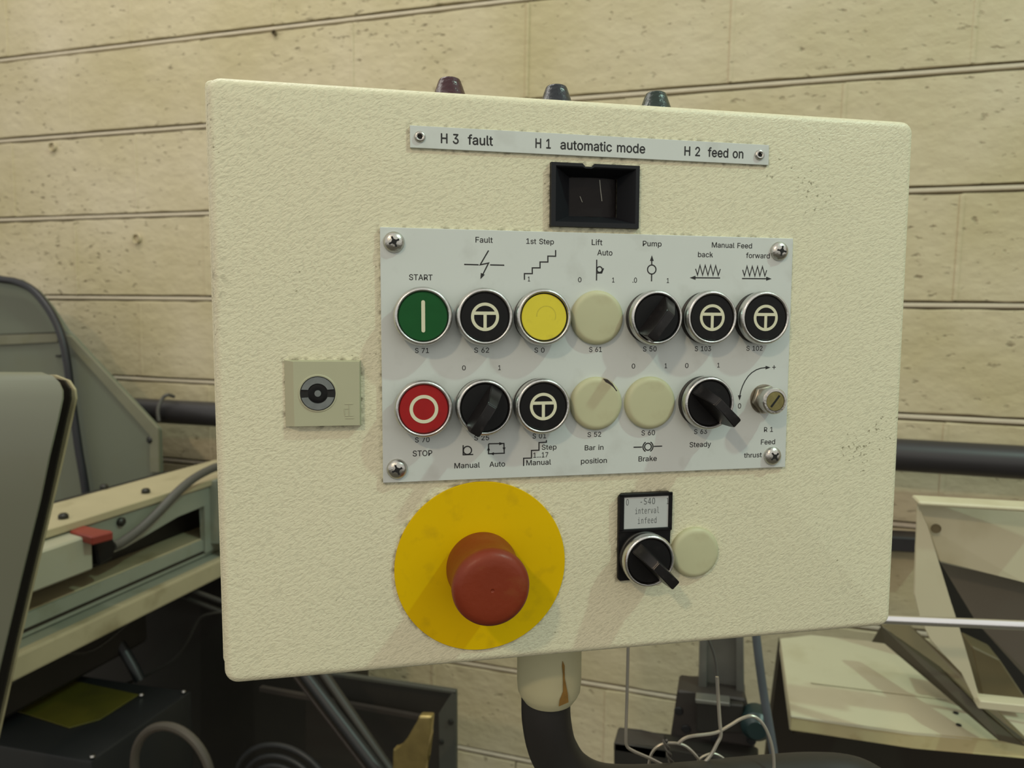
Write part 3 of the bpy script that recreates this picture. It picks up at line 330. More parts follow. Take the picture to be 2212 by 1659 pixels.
  'c': (396, [207,-8,174,-5,144,3,117,16,93,35,72,58,56,85,44,116,37,150,34,187,37,225,44,260,56,291,72,318,93,341,117,360,144,374,174,382,207,384,226,384,243,381,260,377,276,371,291,364,305,356,318,346,330,335,340,322,349,308,356,293,362,277,303,262,300,272,295,281,290,289,284,297,278,304,270,311,261,316,252,321,242,325,231,328,220,329,207,330,184,328,163,321,145,310,130,296,118,278,108,258,102,236,98,212,96,187,98,163,102,139,108,117,118,97,130,80,145,66,163,55,184,49,207,46,220,47,232,49,243,52,253,55,262,60,271,66,279,73,285,80,292,89,297,98,301,107,304,117,363,102,357,86,350,70,341,56,331,43,319,32,306,21,292,12,277,5,261,-1,244,-5,226,-7], [3,17,19,18,3,17,20,19,3,16,20,17,3,16,21,20,3,16,22,21,3,15,22,16,3,15,23,22,3,15,24,23,3,14,24,15,3,14,25,24,3,14,26,25,3,13,43,14,3,43,26,14,3,43,42,26,3,42,27,26,3,13,44,43,3,41,27,42,3,13,45,44,3,40,27,41,3,39,27,40,3,39,28,27,3,13,46,45,3,38,28,39,3,12,46,13,3,37,28,38,3,36,28,37,3,12,47,46,3,36,29,28,3,35,29,36,3,34,29,35,3,12,48,47,3,34,30,29,3,11,48,12,3,33,30,34,3,32,30,33,3,11,49,48,3,32,31,30,3,10,49,11,3,10,50,49,3,10,51,50,3,9,51,10,3,9,52,51,3,8,52,9,3,8,53,52,3,8,54,53,3,7,54,8,3,7,55,54,3,7,56,55,3,72,74,73,3,6,56,7,3,71,74,72,3,71,75,74,3,70,75,71,3,6,57,56,3,69,75,70,3,69,76,75,3,5,57,6,3,5,58,57,3,68,76,69,3,67,76,68,3,67,77,76,3,66,77,67,3,5,59,58,3,65,77,66,3,4,59,5,3,65,78,77,3,64,78,65,3,4,60,59,3,63,78,64,3,62,78,63,3,4,61,60,3,61,78,62,3,4,78,61,3,4,79,78,3,3,79,4,3,3,80,79,3,3,81,80,3,2,81,3,3,2,82,81,3,2,83,82,3,1,83,2,3,1,84,83,3,1,85,84,3,0,85,1]),
  'd': (424, [195,-8,165,-6,137,3,111,16,89,34,70,57,55,84,43,116,36,151,34,189,36,227,43,261,55,293,70,320,89,342,112,361,137,374,165,382,196,384,218,383,237,379,253,373,267,364,278,355,287,346,295,336,301,327,306,319,311,319,311,509,372,509,372,0,313,0,313,59,307,59,301,50,295,41,287,31,277,21,266,12,252,4,236,-3,217,-7,205,47,226,49,246,55,263,65,278,78,290,95,299,115,306,138,310,162,312,189,310,216,306,241,300,263,290,282,278,299,263,312,246,322,227,328,205,330,182,328,162,322,145,311,130,298,118,281,108,261,102,239,98,215,96,189,98,163,102,139,109,117,118,97,130,80,145,66,162,55,182,49], [3,28,30,29,3,28,31,30,3,17,19,18,3,17,20,19,3,16,20,17,3,16,21,20,3,15,21,16,3,15,22,21,3,15,23,22,3,14,23,15,3,14,24,23,3,14,25,24,3,13,61,14,3,61,25,14,3,61,26,25,3,13,62,61,3,60,26,61,3,59,26,60,3,13,63,62,3,59,27,26,3,58,27,59,3,13,64,63,3,12,64,13,3,58,28,27,3,58,57,28,3,57,56,28,3,56,55,28,3,55,54,28,3,54,31,28,3,12,65,64,3,12,66,65,3,11,66,12,3,11,67,66,3,10,67,11,3,10,68,67,3,53,31,54,3,10,69,68,3,9,69,10,3,52,31,53,3,9,70,69,3,9,71,70,3,51,31,52,3,8,71,9,3,8,72,71,3,50,31,51,3,7,72,8,3,7,73,72,3,49,31,50,3,7,74,73,3,6,74,7,3,48,31,49,3,6,75,74,3,47,33,48,3,33,31,48,3,5,75,6,3,5,76,75,3,46,33,47,3,5,77,76,3,45,34,46,3,34,33,46,3,45,35,34,3,32,31,33,3,4,77,5,3,4,78,77,3,44,35,45,3,44,36,35,3,4,43,78,3,43,36,44,3,4,36,43,3,4,37,36,3,3,37,4,3,3,38,37,3,3,39,38,3,2,39,3,3,2,40,39,3,2,41,40,3,1,41,2,3,1,42,41,3,0,42,1]),
  'e': (404, [212,-8,177,-5,145,3,117,16,92,35,72,58,56,85,44,116,37,150,34,187,36,224,44,258,55,290,71,317,91,340,115,359,142,373,172,382,205,384,226,383,246,380,266,374,285,366,303,355,319,341,334,324,347,305,357,282,365,256,370,227,371,194,371,169,75,169,75,221,338,221,310,202,308,226,304,248,298,269,288,286,277,301,263,314,246,323,227,328,205,330,183,328,164,323,146,313,131,301,119,286,109,270,102,251,97,231,96,211,96,178,98,151,102,127,110,106,121,88,135,73,151,61,169,53,190,48,212,46,227,47,241,49,254,53,265,58,276,65,285,73,294,82,300,93,306,105,365,91,358,72,348,55,335,39,320,26,302,14,283,4,261,-3,237,-7], [3,17,19,18,3,17,20,19,3,16,20,17,3,16,21,20,3,16,22,21,3,15,22,16,3,15,23,22,3,14,23,15,3,14,24,23,3,14,25,24,3,13,45,14,3,45,44,14,3,44,25,14,3,43,25,44,3,42,25,43,3,13,46,45,3,42,26,25,3,41,26,42,3,13,47,46,3,12,47,13,3,40,26,41,3,12,48,47,3,40,27,26,3,39,27,40,3,12,49,48,3,11,49,12,3,11,50,49,3,38,27,39,3,38,28,27,3,11,51,50,3,37,28,38,3,10,51,11,3,37,29,28,3,10,52,51,3,36,29,37,3,10,33,52,3,33,53,52,3,36,34,29,3,34,30,29,3,35,34,36,3,9,33,10,3,9,32,33,3,53,34,33,3,53,30,34,3,54,30,53,3,54,31,30,3,8,32,9,3,55,31,54,3,8,31,32,3,8,55,31,3,8,56,55,3,7,56,8,3,7,57,56,3,6,57,7,3,6,58,57,3,71,73,72,3,70,73,71,3,70,74,73,3,6,59,58,3,5,59,6,3,69,74,70,3,5,60,59,3,68,74,69,3,68,75,74,3,67,75,68,3,5,61,60,3,66,75,67,3,4,61,5,3,66,76,75,3,4,62,61,3,65,76,66,3,64,76,65,3,4,63,62,3,63,76,64,3,4,76,63,3,4,77,76,3,3,77,4,3,3,78,77,3,2,78,3,3,2,79,78,3,2,80,79,3,1,80,2,3,1,81,80,3,0,81,1]),
  'f': (254, [228,379,228,327,6,327,6,379,81,0,81,432,82,452,87,470,96,486,107,499,120,510,135,519,152,525,169,529,187,530,201,530,212,529,222,527,231,525,238,523,243,521,227,468,224,470,220,471,215,472,209,473,202,474,195,474,178,472,164,468,154,460,147,449,143,435,142,419,142,0], [3,13,15,14,3,13,16,15,3,12,16,13,3,12,17,16,3,12,18,17,3,11,18,12,3,11,19,18,3,11,20,19,3,11,21,20,3,10,21,11,3,9,23,10,3,23,22,10,3,22,21,10,3,8,25,9,3,25,24,9,3,24,23,9,3,7,27,8,3,27,26,8,3,26,25,8,3,7,28,27,3,7,29,28,3,6,29,7,3,6,30,29,3,6,31,30,3,5,31,6,3,5,32,31,3,5,33,32,3,4,33,5,3,4,34,33,3,2,0,3,3,2,1,0]),
  'h': (410, [114,227,114,0,53,0,53,509,114,509,114,287,102,287,116,319,132,344,152,362,175,374,200,382,227,384,252,383,275,377,295,369,313,356,328,340,341,321,350,298,355,271,357,240,357,0,296,0,296,235,293,263,286,286,273,304,256,318,235,326,210,329,192,328,176,324,161,317,147,308,136,297,126,283,119,266,115,248], [3,2,4,3,3,2,6,4,3,6,5,4,3,11,13,12,3,11,14,13,3,10,14,11,3,10,15,14,3,9,15,10,3,9,16,15,3,8,16,9,3,8,17,16,3,7,31,8,3,31,17,8,3,31,30,17,3,30,18,17,3,29,18,30,3,7,32,31,3,28,18,29,3,7,33,32,3,28,19,18,3,6,33,7,3,27,19,28,3,6,34,33,3,6,35,34,3,26,19,27,3,26,20,19,3,6,36,35,3,2,37,6,3,37,36,6,3,25,20,26,3,25,21,20,3,2,38,37,3,24,21,25,3,2,0,38,3,24,22,21,3,23,22,24,3,2,1,0]),
  'i': (167, [84,443,73,444,63,448,54,455,47,463,43,472,41,483,43,494,47,504,54,512,63,518,73,522,84,524,95,522,105,518,114,512,121,504,125,494,126,483,125,472,121,463,114,455,105,448,95,444,53,0,53,379,114,379,114,0], [3,24,26,25,3,24,27,26,3,11,13,12,3,10,13,11,3,10,14,13,3,9,14,10,3,9,15,14,3,8,15,9,3,8,16,15,3,7,16,8,3,7,17,16,3,6,17,7,3,6,18,17,3,5,18,6,3,5,19,18,3,5,20,19,3,4,20,5,3,4,21,20,3,3,21,4,3,2,21,3,3,2,22,21,3,1,22,2,3,1,23,22,3,0,23,1]),
  'k': (381, [60,0,121,0,121,529,60,529,121,122,260,382,341,382,121,204,187,239,248,265,361,0,275,0], [4,0,1,2,3,4,4,6,5,7,4,8,11,10,9]),
  'l': (189, [139,-2,112,0,91,8,74,20,62,37,55,59,53,84,53,509,114,509,114,99,114,83,117,71,120,62,126,57,135,53,146,52,152,52,157,52,160,53,164,53,167,54,170,54,181,3,175,1,169,0,162,-1,154,-2,147,-2], [3,6,8,7,3,6,9,8,3,6,10,9,3,5,10,6,3,5,11,10,3,5,12,11,3,5,13,12,3,4,13,5,3,4,14,13,3,20,22,21,3,19,22,20,3,18,22,19,3,4,15,14,3,17,22,18,3,16,22,17,3,15,22,16,3,4,22,15,3,3,22,4,3,2,22,3,3,1,22,2,3,1,23,22,3,1,24,23,3,1,25,24,3,0,25,1,3,0,26,25,3,0,27,26]),
  'm': (610, [53,0,53,379,112,379,112,295,108,295,114,314,122,331,132,346,144,358,158,368,172,376,187,382,203,385,219,386,245,383,268,375,287,361,303,342,314,320,321,295,312,295,318,312,326,329,337,343,350,356,364,366,381,375,398,381,417,385,437,386,458,385,478,380,497,372,514,361,529,346,541,328,550,307,555,283,557,255,557,0,496,0,496,254,493,279,485,298,473,313,456,323,438,329,419,330,402,329,387,326,374,320,363,312,353,302,345,290,340,277,336,263,335,247,335,0,274,0,274,260,272,280,265,297,253,311,238,322,220,328,199,330,185,329,171,326,158,320,145,312,135,302,126,289,119,274,115,257,114,238,114,0], [3,12,14,13,3,28,30,29,3,11,14,12,3,27,30,28,3,27,31,30,3,11,15,14,3,10,15,11,3,26,31,27,3,26,32,31,3,0,2,1,3,0,4,2,3,4,3,2,3,9,15,10,3,25,32,26,3,9,16,15,3,25,33,32,3,8,16,9,3,24,33,25,3,8,17,16,3,24,34,33,3,7,17,8,3,23,34,24,3,23,35,34,3,6,17,7,3,22,47,23,3,47,35,23,3,6,65,17,3,65,18,17,3,5,66,6,3,66,65,6,3,64,18,65,3,22,48,47,3,46,35,47,3,5,67,66,3,22,49,48,3,21,49,22,3,45,35,46,3,45,36,35,3,63,18,64,3,5,68,67,3,21,50,49,3,44,36,45,3,62,18,63,3,5,69,68,3,62,19,18,3,21,51,50,3,4,69,5,3,43,36,44,3,20,51,21,3,4,70,69,3,20,52,51,3,61,19,62,3,43,37,36,3,20,53,52,3,4,71,70,3,42,37,43,3,60,20,61,3,20,19,61,3,0,72,4,3,72,71,4,3,60,53,20,3,60,54,53,3,42,38,37,3,59,54,60,3,41,38,42,3,59,55,54,3,0,73,72,3,59,56,55,3,58,56,59,3,0,74,73,3,41,39,38,3,40,39,41,3,58,57,56,3,0,75,74]),
  'n': (410, [114,227,114,0,53,0,53,379,112,379,112,287,102,287,116,319,132,344,152,362,175,374,200,382,227,384,252,383,275,377,295,369,313,356,328,340,341,321,350,298,355,271,357,240,357,0,296,0,296,235,293,263,286,286,273,304,256,318,235,326,210,329,192,328,176,324,161,317,147,308,136,297,126,283,119,266,115,248], [3,11,13,12,3,11,14,13,3,10,14,11,3,2,4,3,3,2,6,4,3,6,5,4,3,10,15,14,3,9,15,10,3,9,16,15,3,8,16,9,3,8,17,16,3,7,31,8,3,31,17,8,3,31,30,17,3,30,18,17,3,29,18,30,3,7,32,31,3,28,18,29,3,7,33,32,3,28,19,18,3,6,33,7,3,27,19,28,3,6,34,33,3,6,35,34,3,26,19,27,3,26,20,19,3,6,36,35,3,2,37,6,3,37,36,6,3,25,20,26,3,25,21,20,3,2,38,37,3,24,21,25,3,2,0,38,3,24,22,21,3,23,22,24,3,2,1,0]),
  'o': (415, [207,-8,174,-5,144,3,117,16,93,35,72,58,56,85,44,116,37,150,34,187,37,225,44,260,56,291,72,318,93,341,117,360,144,374,174,382,207,384,241,382,271,374,299,360,323,341,343,318,359,291,371,260,379,225,381,187,379,150,371,116,359,85,343,58,323,35,299,16,271,3,241,-5,207,46,231,49,252,55,270,66,285,80,298,97,307,117,314,139,318,163,319,187,318,212,314,236,307,258,298,278,285,296,270,310,252,321,231,328,207,330,184,328,163,321,145,310,130,296,118,278,108,258,102,236,98,212,96,187,98,163,102,139,108,117,118,97,130,80,145,66,163,55,184,49], [3,17,19,18,3,16,19,17,3,16,20,19,3,15,20,16,3,15,21,20,3,14,21,15,3,14,22,21,3,13,22,14,3,13,54,22,3,54,23,22,3,13,55,54,3,53,23,54,3,13,56,55,3,52,23,53,3,13,57,56,3,51,23,52,3,12,57,13,3,51,24,23,3,12,58,57,3,50,24,51,3,12,59,58,3,49,24,50,3,11,59,12,3,49,25,24,3,11,60,59,3,48,25,49,3,10,60,11,3,48,26,25,3,10,61,60,3,47,26,48,3,10,62,61,3,46,26,47,3,9,62,10,3,46,27,26,3,9,63,62,3,45,27,46,3,8,63,9,3,8,64,63,3,44,27,45,3,44,28,27,3,8,65,64,3,43,28,44,3,7,65,8,3,43,29,28,3,7,66,65,3,42,29,43,3,7,67,66,3,41,29,42,3,41,30,29,3,6,67,7,3,40,30,41,3,6,68,67,3,5,68,6,3,40,31,30,3,39,31,40,3,5,69,68,3,5,70,69,3,38,31,39,3,4,70,5,3,38,32,31,3,4,71,70,3,37,32,38,3,4,36,71,3,36,32,37,3,4,32,36,3,3,32,4,3,3,33,32,3,2,33,3,3,2,34,33,3,2,35,34,3,1,35,2,3,1,0,35]),
  'p': (424, [53,-143,53,379,112,379,112,319,118,319,123,327,130,336,137,346,147,355,158,364,171,373,188,379,207,383,229,384,259,382,287,374,313,361,335,342,354,320,370,293,381,261,388,227,390,189,388,151,381,116,370,84,355,57,336,34,313,16,288,3,260,-6,229,-8,208,-7,189,-3,173,4,159,12,147,21,138,31,130,41,124,50,118,59,114,59,114,-143,220,47,242,49,262,55,279,66,294,80,306,97,316,117,323,139,327,163,328,189,327,215,323,239,316,261,307,281,295,298,280,311,262,322,243,328,220,330,198,328,178,322,161,312,147,299,134,282,125,263,118,241,114,216,113,189,114,162,118,138,125,115,135,95,147,78,162,65,179,55,198,49], [3,12,14,13,3,11,14,12,3,11,15,14,3,0,2,1,3,0,3,2,3,10,15,11,3,10,16,15,3,9,16,10,3,8,16,9,3,8,17,16,3,7,17,8,3,6,17,7,3,6,61,17,3,61,18,17,3,5,61,6,3,5,62,61,3,60,18,61,3,5,63,62,3,59,18,60,3,4,63,5,3,4,64,63,3,58,18,59,3,58,19,18,3,0,4,3,3,0,68,4,3,68,67,4,3,67,66,4,3,66,65,4,3,65,64,4,3,57,19,58,3,56,19,57,3,56,20,19,3,55,20,56,3,55,21,20,3,54,21,55,3,0,69,68,3,53,21,54,3,53,22,21,3,0,70,69,3,52,22,53,3,0,71,70,3,51,22,52,3,51,23,22,3,50,23,51,3,0,72,71,3,50,24,23,3,49,24,50,3,0,73,72,3,48,24,49,3,48,25,24,3,0,41,73,3,41,74,73,3,47,25,48,3,41,75,74,3,47,26,25,3,46,26,47,3,41,76,75,3,45,26,46,3,41,40,76,3,40,77,76,3,0,42,41,3,39,77,40,3,45,27,26,3,44,27,45,3,39,78,77,3,38,78,39,3,43,27,44,3,38,43,78,3,38,27,43,3,37,27,38,3,37,28,27,3,36,28,37,3,35,28,36,3,35,29,28,3,34,29,35,3,33,29,34,3,33,30,29,3,32,30,33,3,32,31,30]),
  'r': (259, [53,0,53,379,112,379,112,321,115,321,124,339,137,354,152,367,171,377,191,383,213,385,218,385,223,385,229,384,235,384,240,384,243,384,243,322,241,323,236,324,230,324,223,325,215,326,207,326,190,324,174,321,159,315,146,306,135,296,126,284,119,269,115,254,114,237,114,0], [3,9,11,10,3,9,12,11,3,9,13,12,3,9,14,13,3,9,15,14,3,9,16,15,3,9,17,16,3,8,17,9,3,0,2,1,3,0,3,2,3,7,17,8,3,6,17,7,3,5,19,6,3,19,18,6,3,18,17,6,3,4,23,5,3,23,22,5,3,22,21,5,3,21,20,5,3,20,19,5,3,4,24,23,3,4,25,24,3,0,4,3,3,0,31,4,3,31,30,4,3,30,29,4,3,29,28,4,3,28,27,4,3,27,26,4,3,26,25,4,3,0,32,31,3,0,33,32]),
  's': (365, [182,-8,157,-7,133,-3,112,3,93,12,76,24,62,38,50,54,41,73,36,94,94,107,101,87,111,72,124,60,141,52,160,47,181,45,206,47,227,53,244,62,258,74,265,88,268,103,266,115,262,126,254,136,243,144,229,150,212,155,149,170,118,180,92,192,72,208,58,227,50,249,47,274,49,295,55,314,65,332,79,347,95,360,115,370,137,378,161,383,187,384,212,383,234,379,254,372,271,363,286,352,299,339,309,324,318,308,324,290,268,277,262,291,254,304,243,316,228,325,210,331,187,333,166,331,147,326,131,317,119,305,111,292,109,277,110,264,115,253,124,243,136,235,152,229,172,223,229,209,261,200,287,187,306,171,320,153,328,131,331,107,329,85,323,65,312,47,298,31,281,18,260,6,236,-2,210,-7], [3,43,45,44,3,43,46,45,3,42,46,43,3,42,47,46,3,41,47,42,3,41,48,47,3,40,48,41,3,40,49,48,3,39,49,40,3,39,50,49,3,38,50,39,3,38,60,50,3,60,51,50,3,38,61,60,3,59,51,60,3,37,61,38,3,37,62,61,3,58,51,59,3,37,63,62,3,57,51,58,3,57,52,51,3,37,64,63,3,56,52,57,3,36,64,37,3,56,53,52,3,36,65,64,3,55,53,56,3,35,65,36,3,35,66,65,3,54,53,55,3,35,67,66,3,34,67,35,3,34,68,67,3,34,69,68,3,33,69,34,3,33,70,69,3,33,71,70,3,33,72,71,3,32,72,33,3,32,73,72,3,32,74,73,3,31,74,32,3,31,75,74,3,30,75,31,3,30,76,75,3,29,76,30,3,29,77,76,3,28,77,29,3,27,77,28,3,27,78,77,3,26,78,27,3,25,78,26,3,24,78,25,3,24,79,78,3,23,79,24,3,22,79,23,3,9,11,10,3,22,80,79,3,21,80,22,3,8,11,9,3,20,80,21,3,8,12,11,3,20,81,80,3,19,81,20,3,7,12,8,3,7,13,12,3,19,82,81,3,18,82,19,3,7,14,13,3,6,14,7,3,17,82,18,3,6,15,14,3,16,82,17,3,16,83,82,3,6,16,15,3,6,83,16,3,5,83,6,3,5,84,83,3,4,84,5,3,4,85,84,3,3,85,4,3,3,86,85,3,2,86,3,3,2,87,86,3,1,87,2,3,1,0,87]),
  't': (227, [204,379,204,327,6,327,6,379,65,471,126,471,126,98,127,83,130,70,136,61,144,55,156,51,170,50,175,50,180,50,185,51,191,52,197,53,202,54,213,2,207,0,200,-2,192,-3,184,-3,176,-4,168,-4,138,-1,113,7,92,21,77,41,68,64,65,93], [3,31,5,4,3,31,6,5,3,2,0,3,3,2,1,0,3,31,7,6,3,30,7,31,3,30,8,7,3,30,9,8,3,29,9,30,3,29,10,9,3,29,11,10,3,17,19,18,3,16,19,17,3,15,19,16,3,29,12,11,3,14,19,15,3,13,19,14,3,12,19,13,3,29,19,12,3,28,19,29,3,27,19,28,3,26,19,27,3,26,20,19,3,26,21,20,3,25,21,26,3,25,22,21,3,25,23,22,3,25,24,23]),
  'u': (410, [182,-5,158,-3,135,2,115,11,97,23,82,39,69,59,60,82,54,109,53,139,53,379,114,379,114,144,116,117,124,94,137,75,154,61,175,53,200,50,218,51,234,55,249,62,263,71,274,83,283,97,290,113,295,132,296,153,296,379,357,379,357,0,298,0,298,92,307,92,294,60,277,35,257,17,234,5,209,-3], [3,9,11,10,3,9,12,11,3,27,29,28,3,27,30,29,3,26,30,27,3,9,13,12,3,8,13,9,3,25,33,26,3,33,30,26,3,8,14,13,3,24,33,25,3,7,14,8,3,23,32,24,3,32,33,24,3,7,15,14,3,23,34,32,3,34,31,32,3,34,30,33,3,22,34,23,3,6,15,7,3,6,16,15,3,21,34,22,3,20,34,21,3,6,17,16,3,20,35,34,3,31,30,34,3,5,17,6,3,19,35,20,3,5,18,17,3,18,35,19,3,5,35,18,3,4,35,5,3,4,36,35,3,3,36,4,3,3,37,36,3,2,37,3,3,2,38,37,3,1,38,2,3,1,0,38]),
  'w': (567, [138,0,23,379,87,379,133,214,140,190,147,164,154,137,161,107,168,75,175,41,165,41,172,74,179,105,186,135,192,163,199,189,206,214,252,379,316,379,362,214,368,189,375,163,382,136,388,106,395,75,402,41,391,41,399,75,406,106,413,135,420,163,427,189,434,214,480,379,545,379,429,0,368,0,319,172,314,189,309,207,305,225,300,243,295,262,291,280,286,299,281,318,277,338,291,338,286,319,281,299,277,280,272,262,267,243,263,225,258,207,253,189,248,172,199,0], [3,0,2,1,3,0,3,2,3,16,46,17,3,46,18,17,3,46,47,18,3,47,19,18,3,32,34,33,3,32,35,34,3,16,45,46,3,48,19,47,3,49,44,48,3,44,19,48,3,16,49,45,3,49,44,45,3,16,50,49,3,43,19,44,3,16,51,50,3,42,19,43,3,16,52,51,3,41,19,42,3,40,19,41,3,16,53,52,3,39,19,40,3,16,54,53,3,0,4,3,3,15,54,16,3,39,20,19,3,31,35,32,3,38,20,39,3,15,55,54,3,0,5,4,3,37,20,38,3,37,21,20,3,30,35,31,3,15,56,55,3,14,56,15,3,14,57,56,3,36,21,37,3,0,6,5,3,36,22,21,3,29,35,30,3,13,57,14,3,0,7,6,3,36,23,22,3,28,35,29,3,12,57,13,3,0,8,7,3,36,24,23,3,27,35,28,3,11,57,12,3,0,10,8,3,10,9,8,3,36,26,24,3,26,25,24,3,26,35,27,3,10,57,11,3,0,57,10,3,36,35,26]),
  'y': (389, [47,-139,61,-86,71,-87,83,-89,94,-90,104,-89,113,-86,122,-81,130,-74,138,-64,145,-51,151,-36,163,-1,17,379,84,379,165,155,173,132,180,109,187,87,193,64,199,42,206,21,184,21,190,42,196,64,202,87,209,110,216,132,224,155,305,379,371,379,204,-58,196,-77,187,-93,177,-107,165,-119,153,-128,139,-136,125,-141,109,-144,91,-145,82,-145,73,-144,65,-143,57,-142,52,-140], [3,12,14,13,3,12,15,14,3,28,30,29,3,28,31,30,3,12,16,15,3,27,31,28,3,26,31,27,3,12,17,16,3,25,21,26,3,21,31,26,3,12,18,17,3,24,21,25,3,12,19,18,3,23,20,24,3,20,21,24,3,12,23,19,3,23,20,19,3,12,22,23,3,12,21,22,3,12,31,21,3,11,31,12,3,10,31,11,3,9,31,10,3,9,32,31,3,8,32,9,3,7,32,8,3,7,33,32,3,6,33,7,3,0,2,1,3,5,33,6,3,0,3,2,3,4,33,5,3,0,4,3,3,0,33,4,3,0,34,33,3,0,35,34,3,0,36,35,3,0,37,36,3,0,38,37,3,45,38,0,3,44,38,45,3,44,39,38,3,43,39,44,3,42,39,43,3,42,40,39,3,41,40,42]),
 },
 'M': {
  '-': (429, [124,224,305,224,305,167,124,167], [3,3,1,0,3,3,2,1]),
  '0': (429, [168,261,170,273,174,284,182,294,191,302,202,307,214,308,226,307,237,302,247,294,255,284,260,273,261,261,260,249,255,238,247,228,238,221,226,216,214,214,202,216,191,220,181,228,174,237,170,248,214,474,185,468,160,450,141,421,128,379,120,325,117,259,120,194,128,140,141,99,160,69,185,51,214,46,245,51,269,69,288,99,302,140,310,194,312,259,310,325,302,379,288,421,269,450,245,468,214,529,265,522,307,499,340,461,364,408,378,341,383,259,378,178,364,111,340,58,307,20,265,-3,214,-10,164,-3,122,20,89,58,65,111,51,178,46,259,51,341,65,408,89,461,122,499,164,522], [3,71,49,48,3,70,49,71,3,70,50,49,3,69,50,70,3,69,24,50,3,24,51,50,3,69,25,24,3,47,51,24,3,69,26,25,3,46,51,47,3,68,26,69,3,46,52,51,3,68,27,26,3,45,52,46,3,68,28,27,3,44,52,45,3,67,28,68,3,44,53,52,3,43,53,44,3,67,29,28,3,66,29,67,3,43,54,53,3,66,30,29,3,42,54,43,3,5,7,6,3,4,7,5,3,4,8,7,3,3,8,4,3,3,9,8,3,2,9,3,3,2,10,9,3,1,10,2,3,1,11,10,3,0,11,1,3,0,12,11,3,23,12,0,3,23,13,12,3,65,30,66,3,65,31,30,3,41,54,42,3,41,55,54,3,23,14,13,3,22,14,23,3,22,15,14,3,21,15,22,3,21,16,15,3,20,16,21,3,20,17,16,3,19,17,20,3,19,18,17,3,65,32,31,3,40,55,41,3,64,32,65,3,40,56,55,3,64,33,32,3,39,56,40,3,63,33,64,3,39,57,56,3,63,34,33,3,38,57,39,3,37,57,38,3,63,35,34,3,62,35,63,3,37,58,57,3,36,58,37,3,62,36,35,3,62,58,36,3,62,59,58,3,61,59,62,3,61,60,59]),
  '1': (429, [94,59,203,59,203,456,86,430,86,494,203,520,273,520,273,59,381,59,381,0,94,0], [3,4,6,5,3,4,2,6,3,2,7,6,3,3,2,4,3,1,7,2,3,10,1,0,3,10,7,1,3,10,8,7,3,10,9,8]),
  '4': (429, [256,456,92,181,256,181,244,520,326,520,326,181,395,181,395,124,326,124,326,0,256,0,256,124,36,124,36,190], [3,13,0,3,3,0,4,3,3,0,5,4,3,13,1,0,3,2,5,0,3,12,1,13,3,12,2,1,3,12,5,2,3,12,6,5,3,12,7,6,3,11,7,12,3,10,8,11,3,8,7,11,3,10,9,8]),
  'H': (429, [48,520,118,520,118,307,311,307,311,520,382,520,382,0,311,0,311,248,118,248,118,0,48,0], [3,11,1,0,3,11,2,1,3,3,5,4,3,3,6,5,3,11,9,2,3,9,3,2,3,9,8,3,3,8,6,3,3,11,10,9,3,7,6,8]),
  'O': (429, [315,259,312,328,305,383,292,423,273,450,247,467,214,472,182,467,157,450,138,423,125,383,117,328,114,259,117,190,125,136,138,96,157,69,182,52,214,47,247,52,273,69,292,96,305,136,312,190,389,259,384,177,369,109,346,57,312,20,268,-3,214,-10,161,-3,117,19,84,56,60,109,45,176,41,259,46,342,60,410,84,462,117,500,161,522,214,529,268,522,312,500,346,462,369,410,384,342], [3,41,43,42,3,40,43,41,3,40,44,43,3,39,44,40,3,39,6,44,3,6,45,44,3,39,7,6,3,5,45,6,3,39,8,7,3,4,45,5,3,38,8,39,3,4,46,45,3,38,9,8,3,3,46,4,3,38,10,9,3,2,46,3,3,2,47,46,3,37,10,38,3,37,11,10,3,1,47,2,3,1,24,47,3,36,11,37,3,36,12,11,3,0,24,1,3,35,12,36,3,35,13,12,3,23,24,0,3,23,25,24,3,35,14,13,3,22,25,23,3,22,26,25,3,34,14,35,3,34,15,14,3,21,26,22,3,21,27,26,3,33,15,34,3,33,16,15,3,20,27,21,3,33,17,16,3,19,27,20,3,19,28,27,3,32,17,33,3,32,18,17,3,18,28,19,3,32,28,18,3,32,29,28,3,31,29,32,3,31,30,29]),
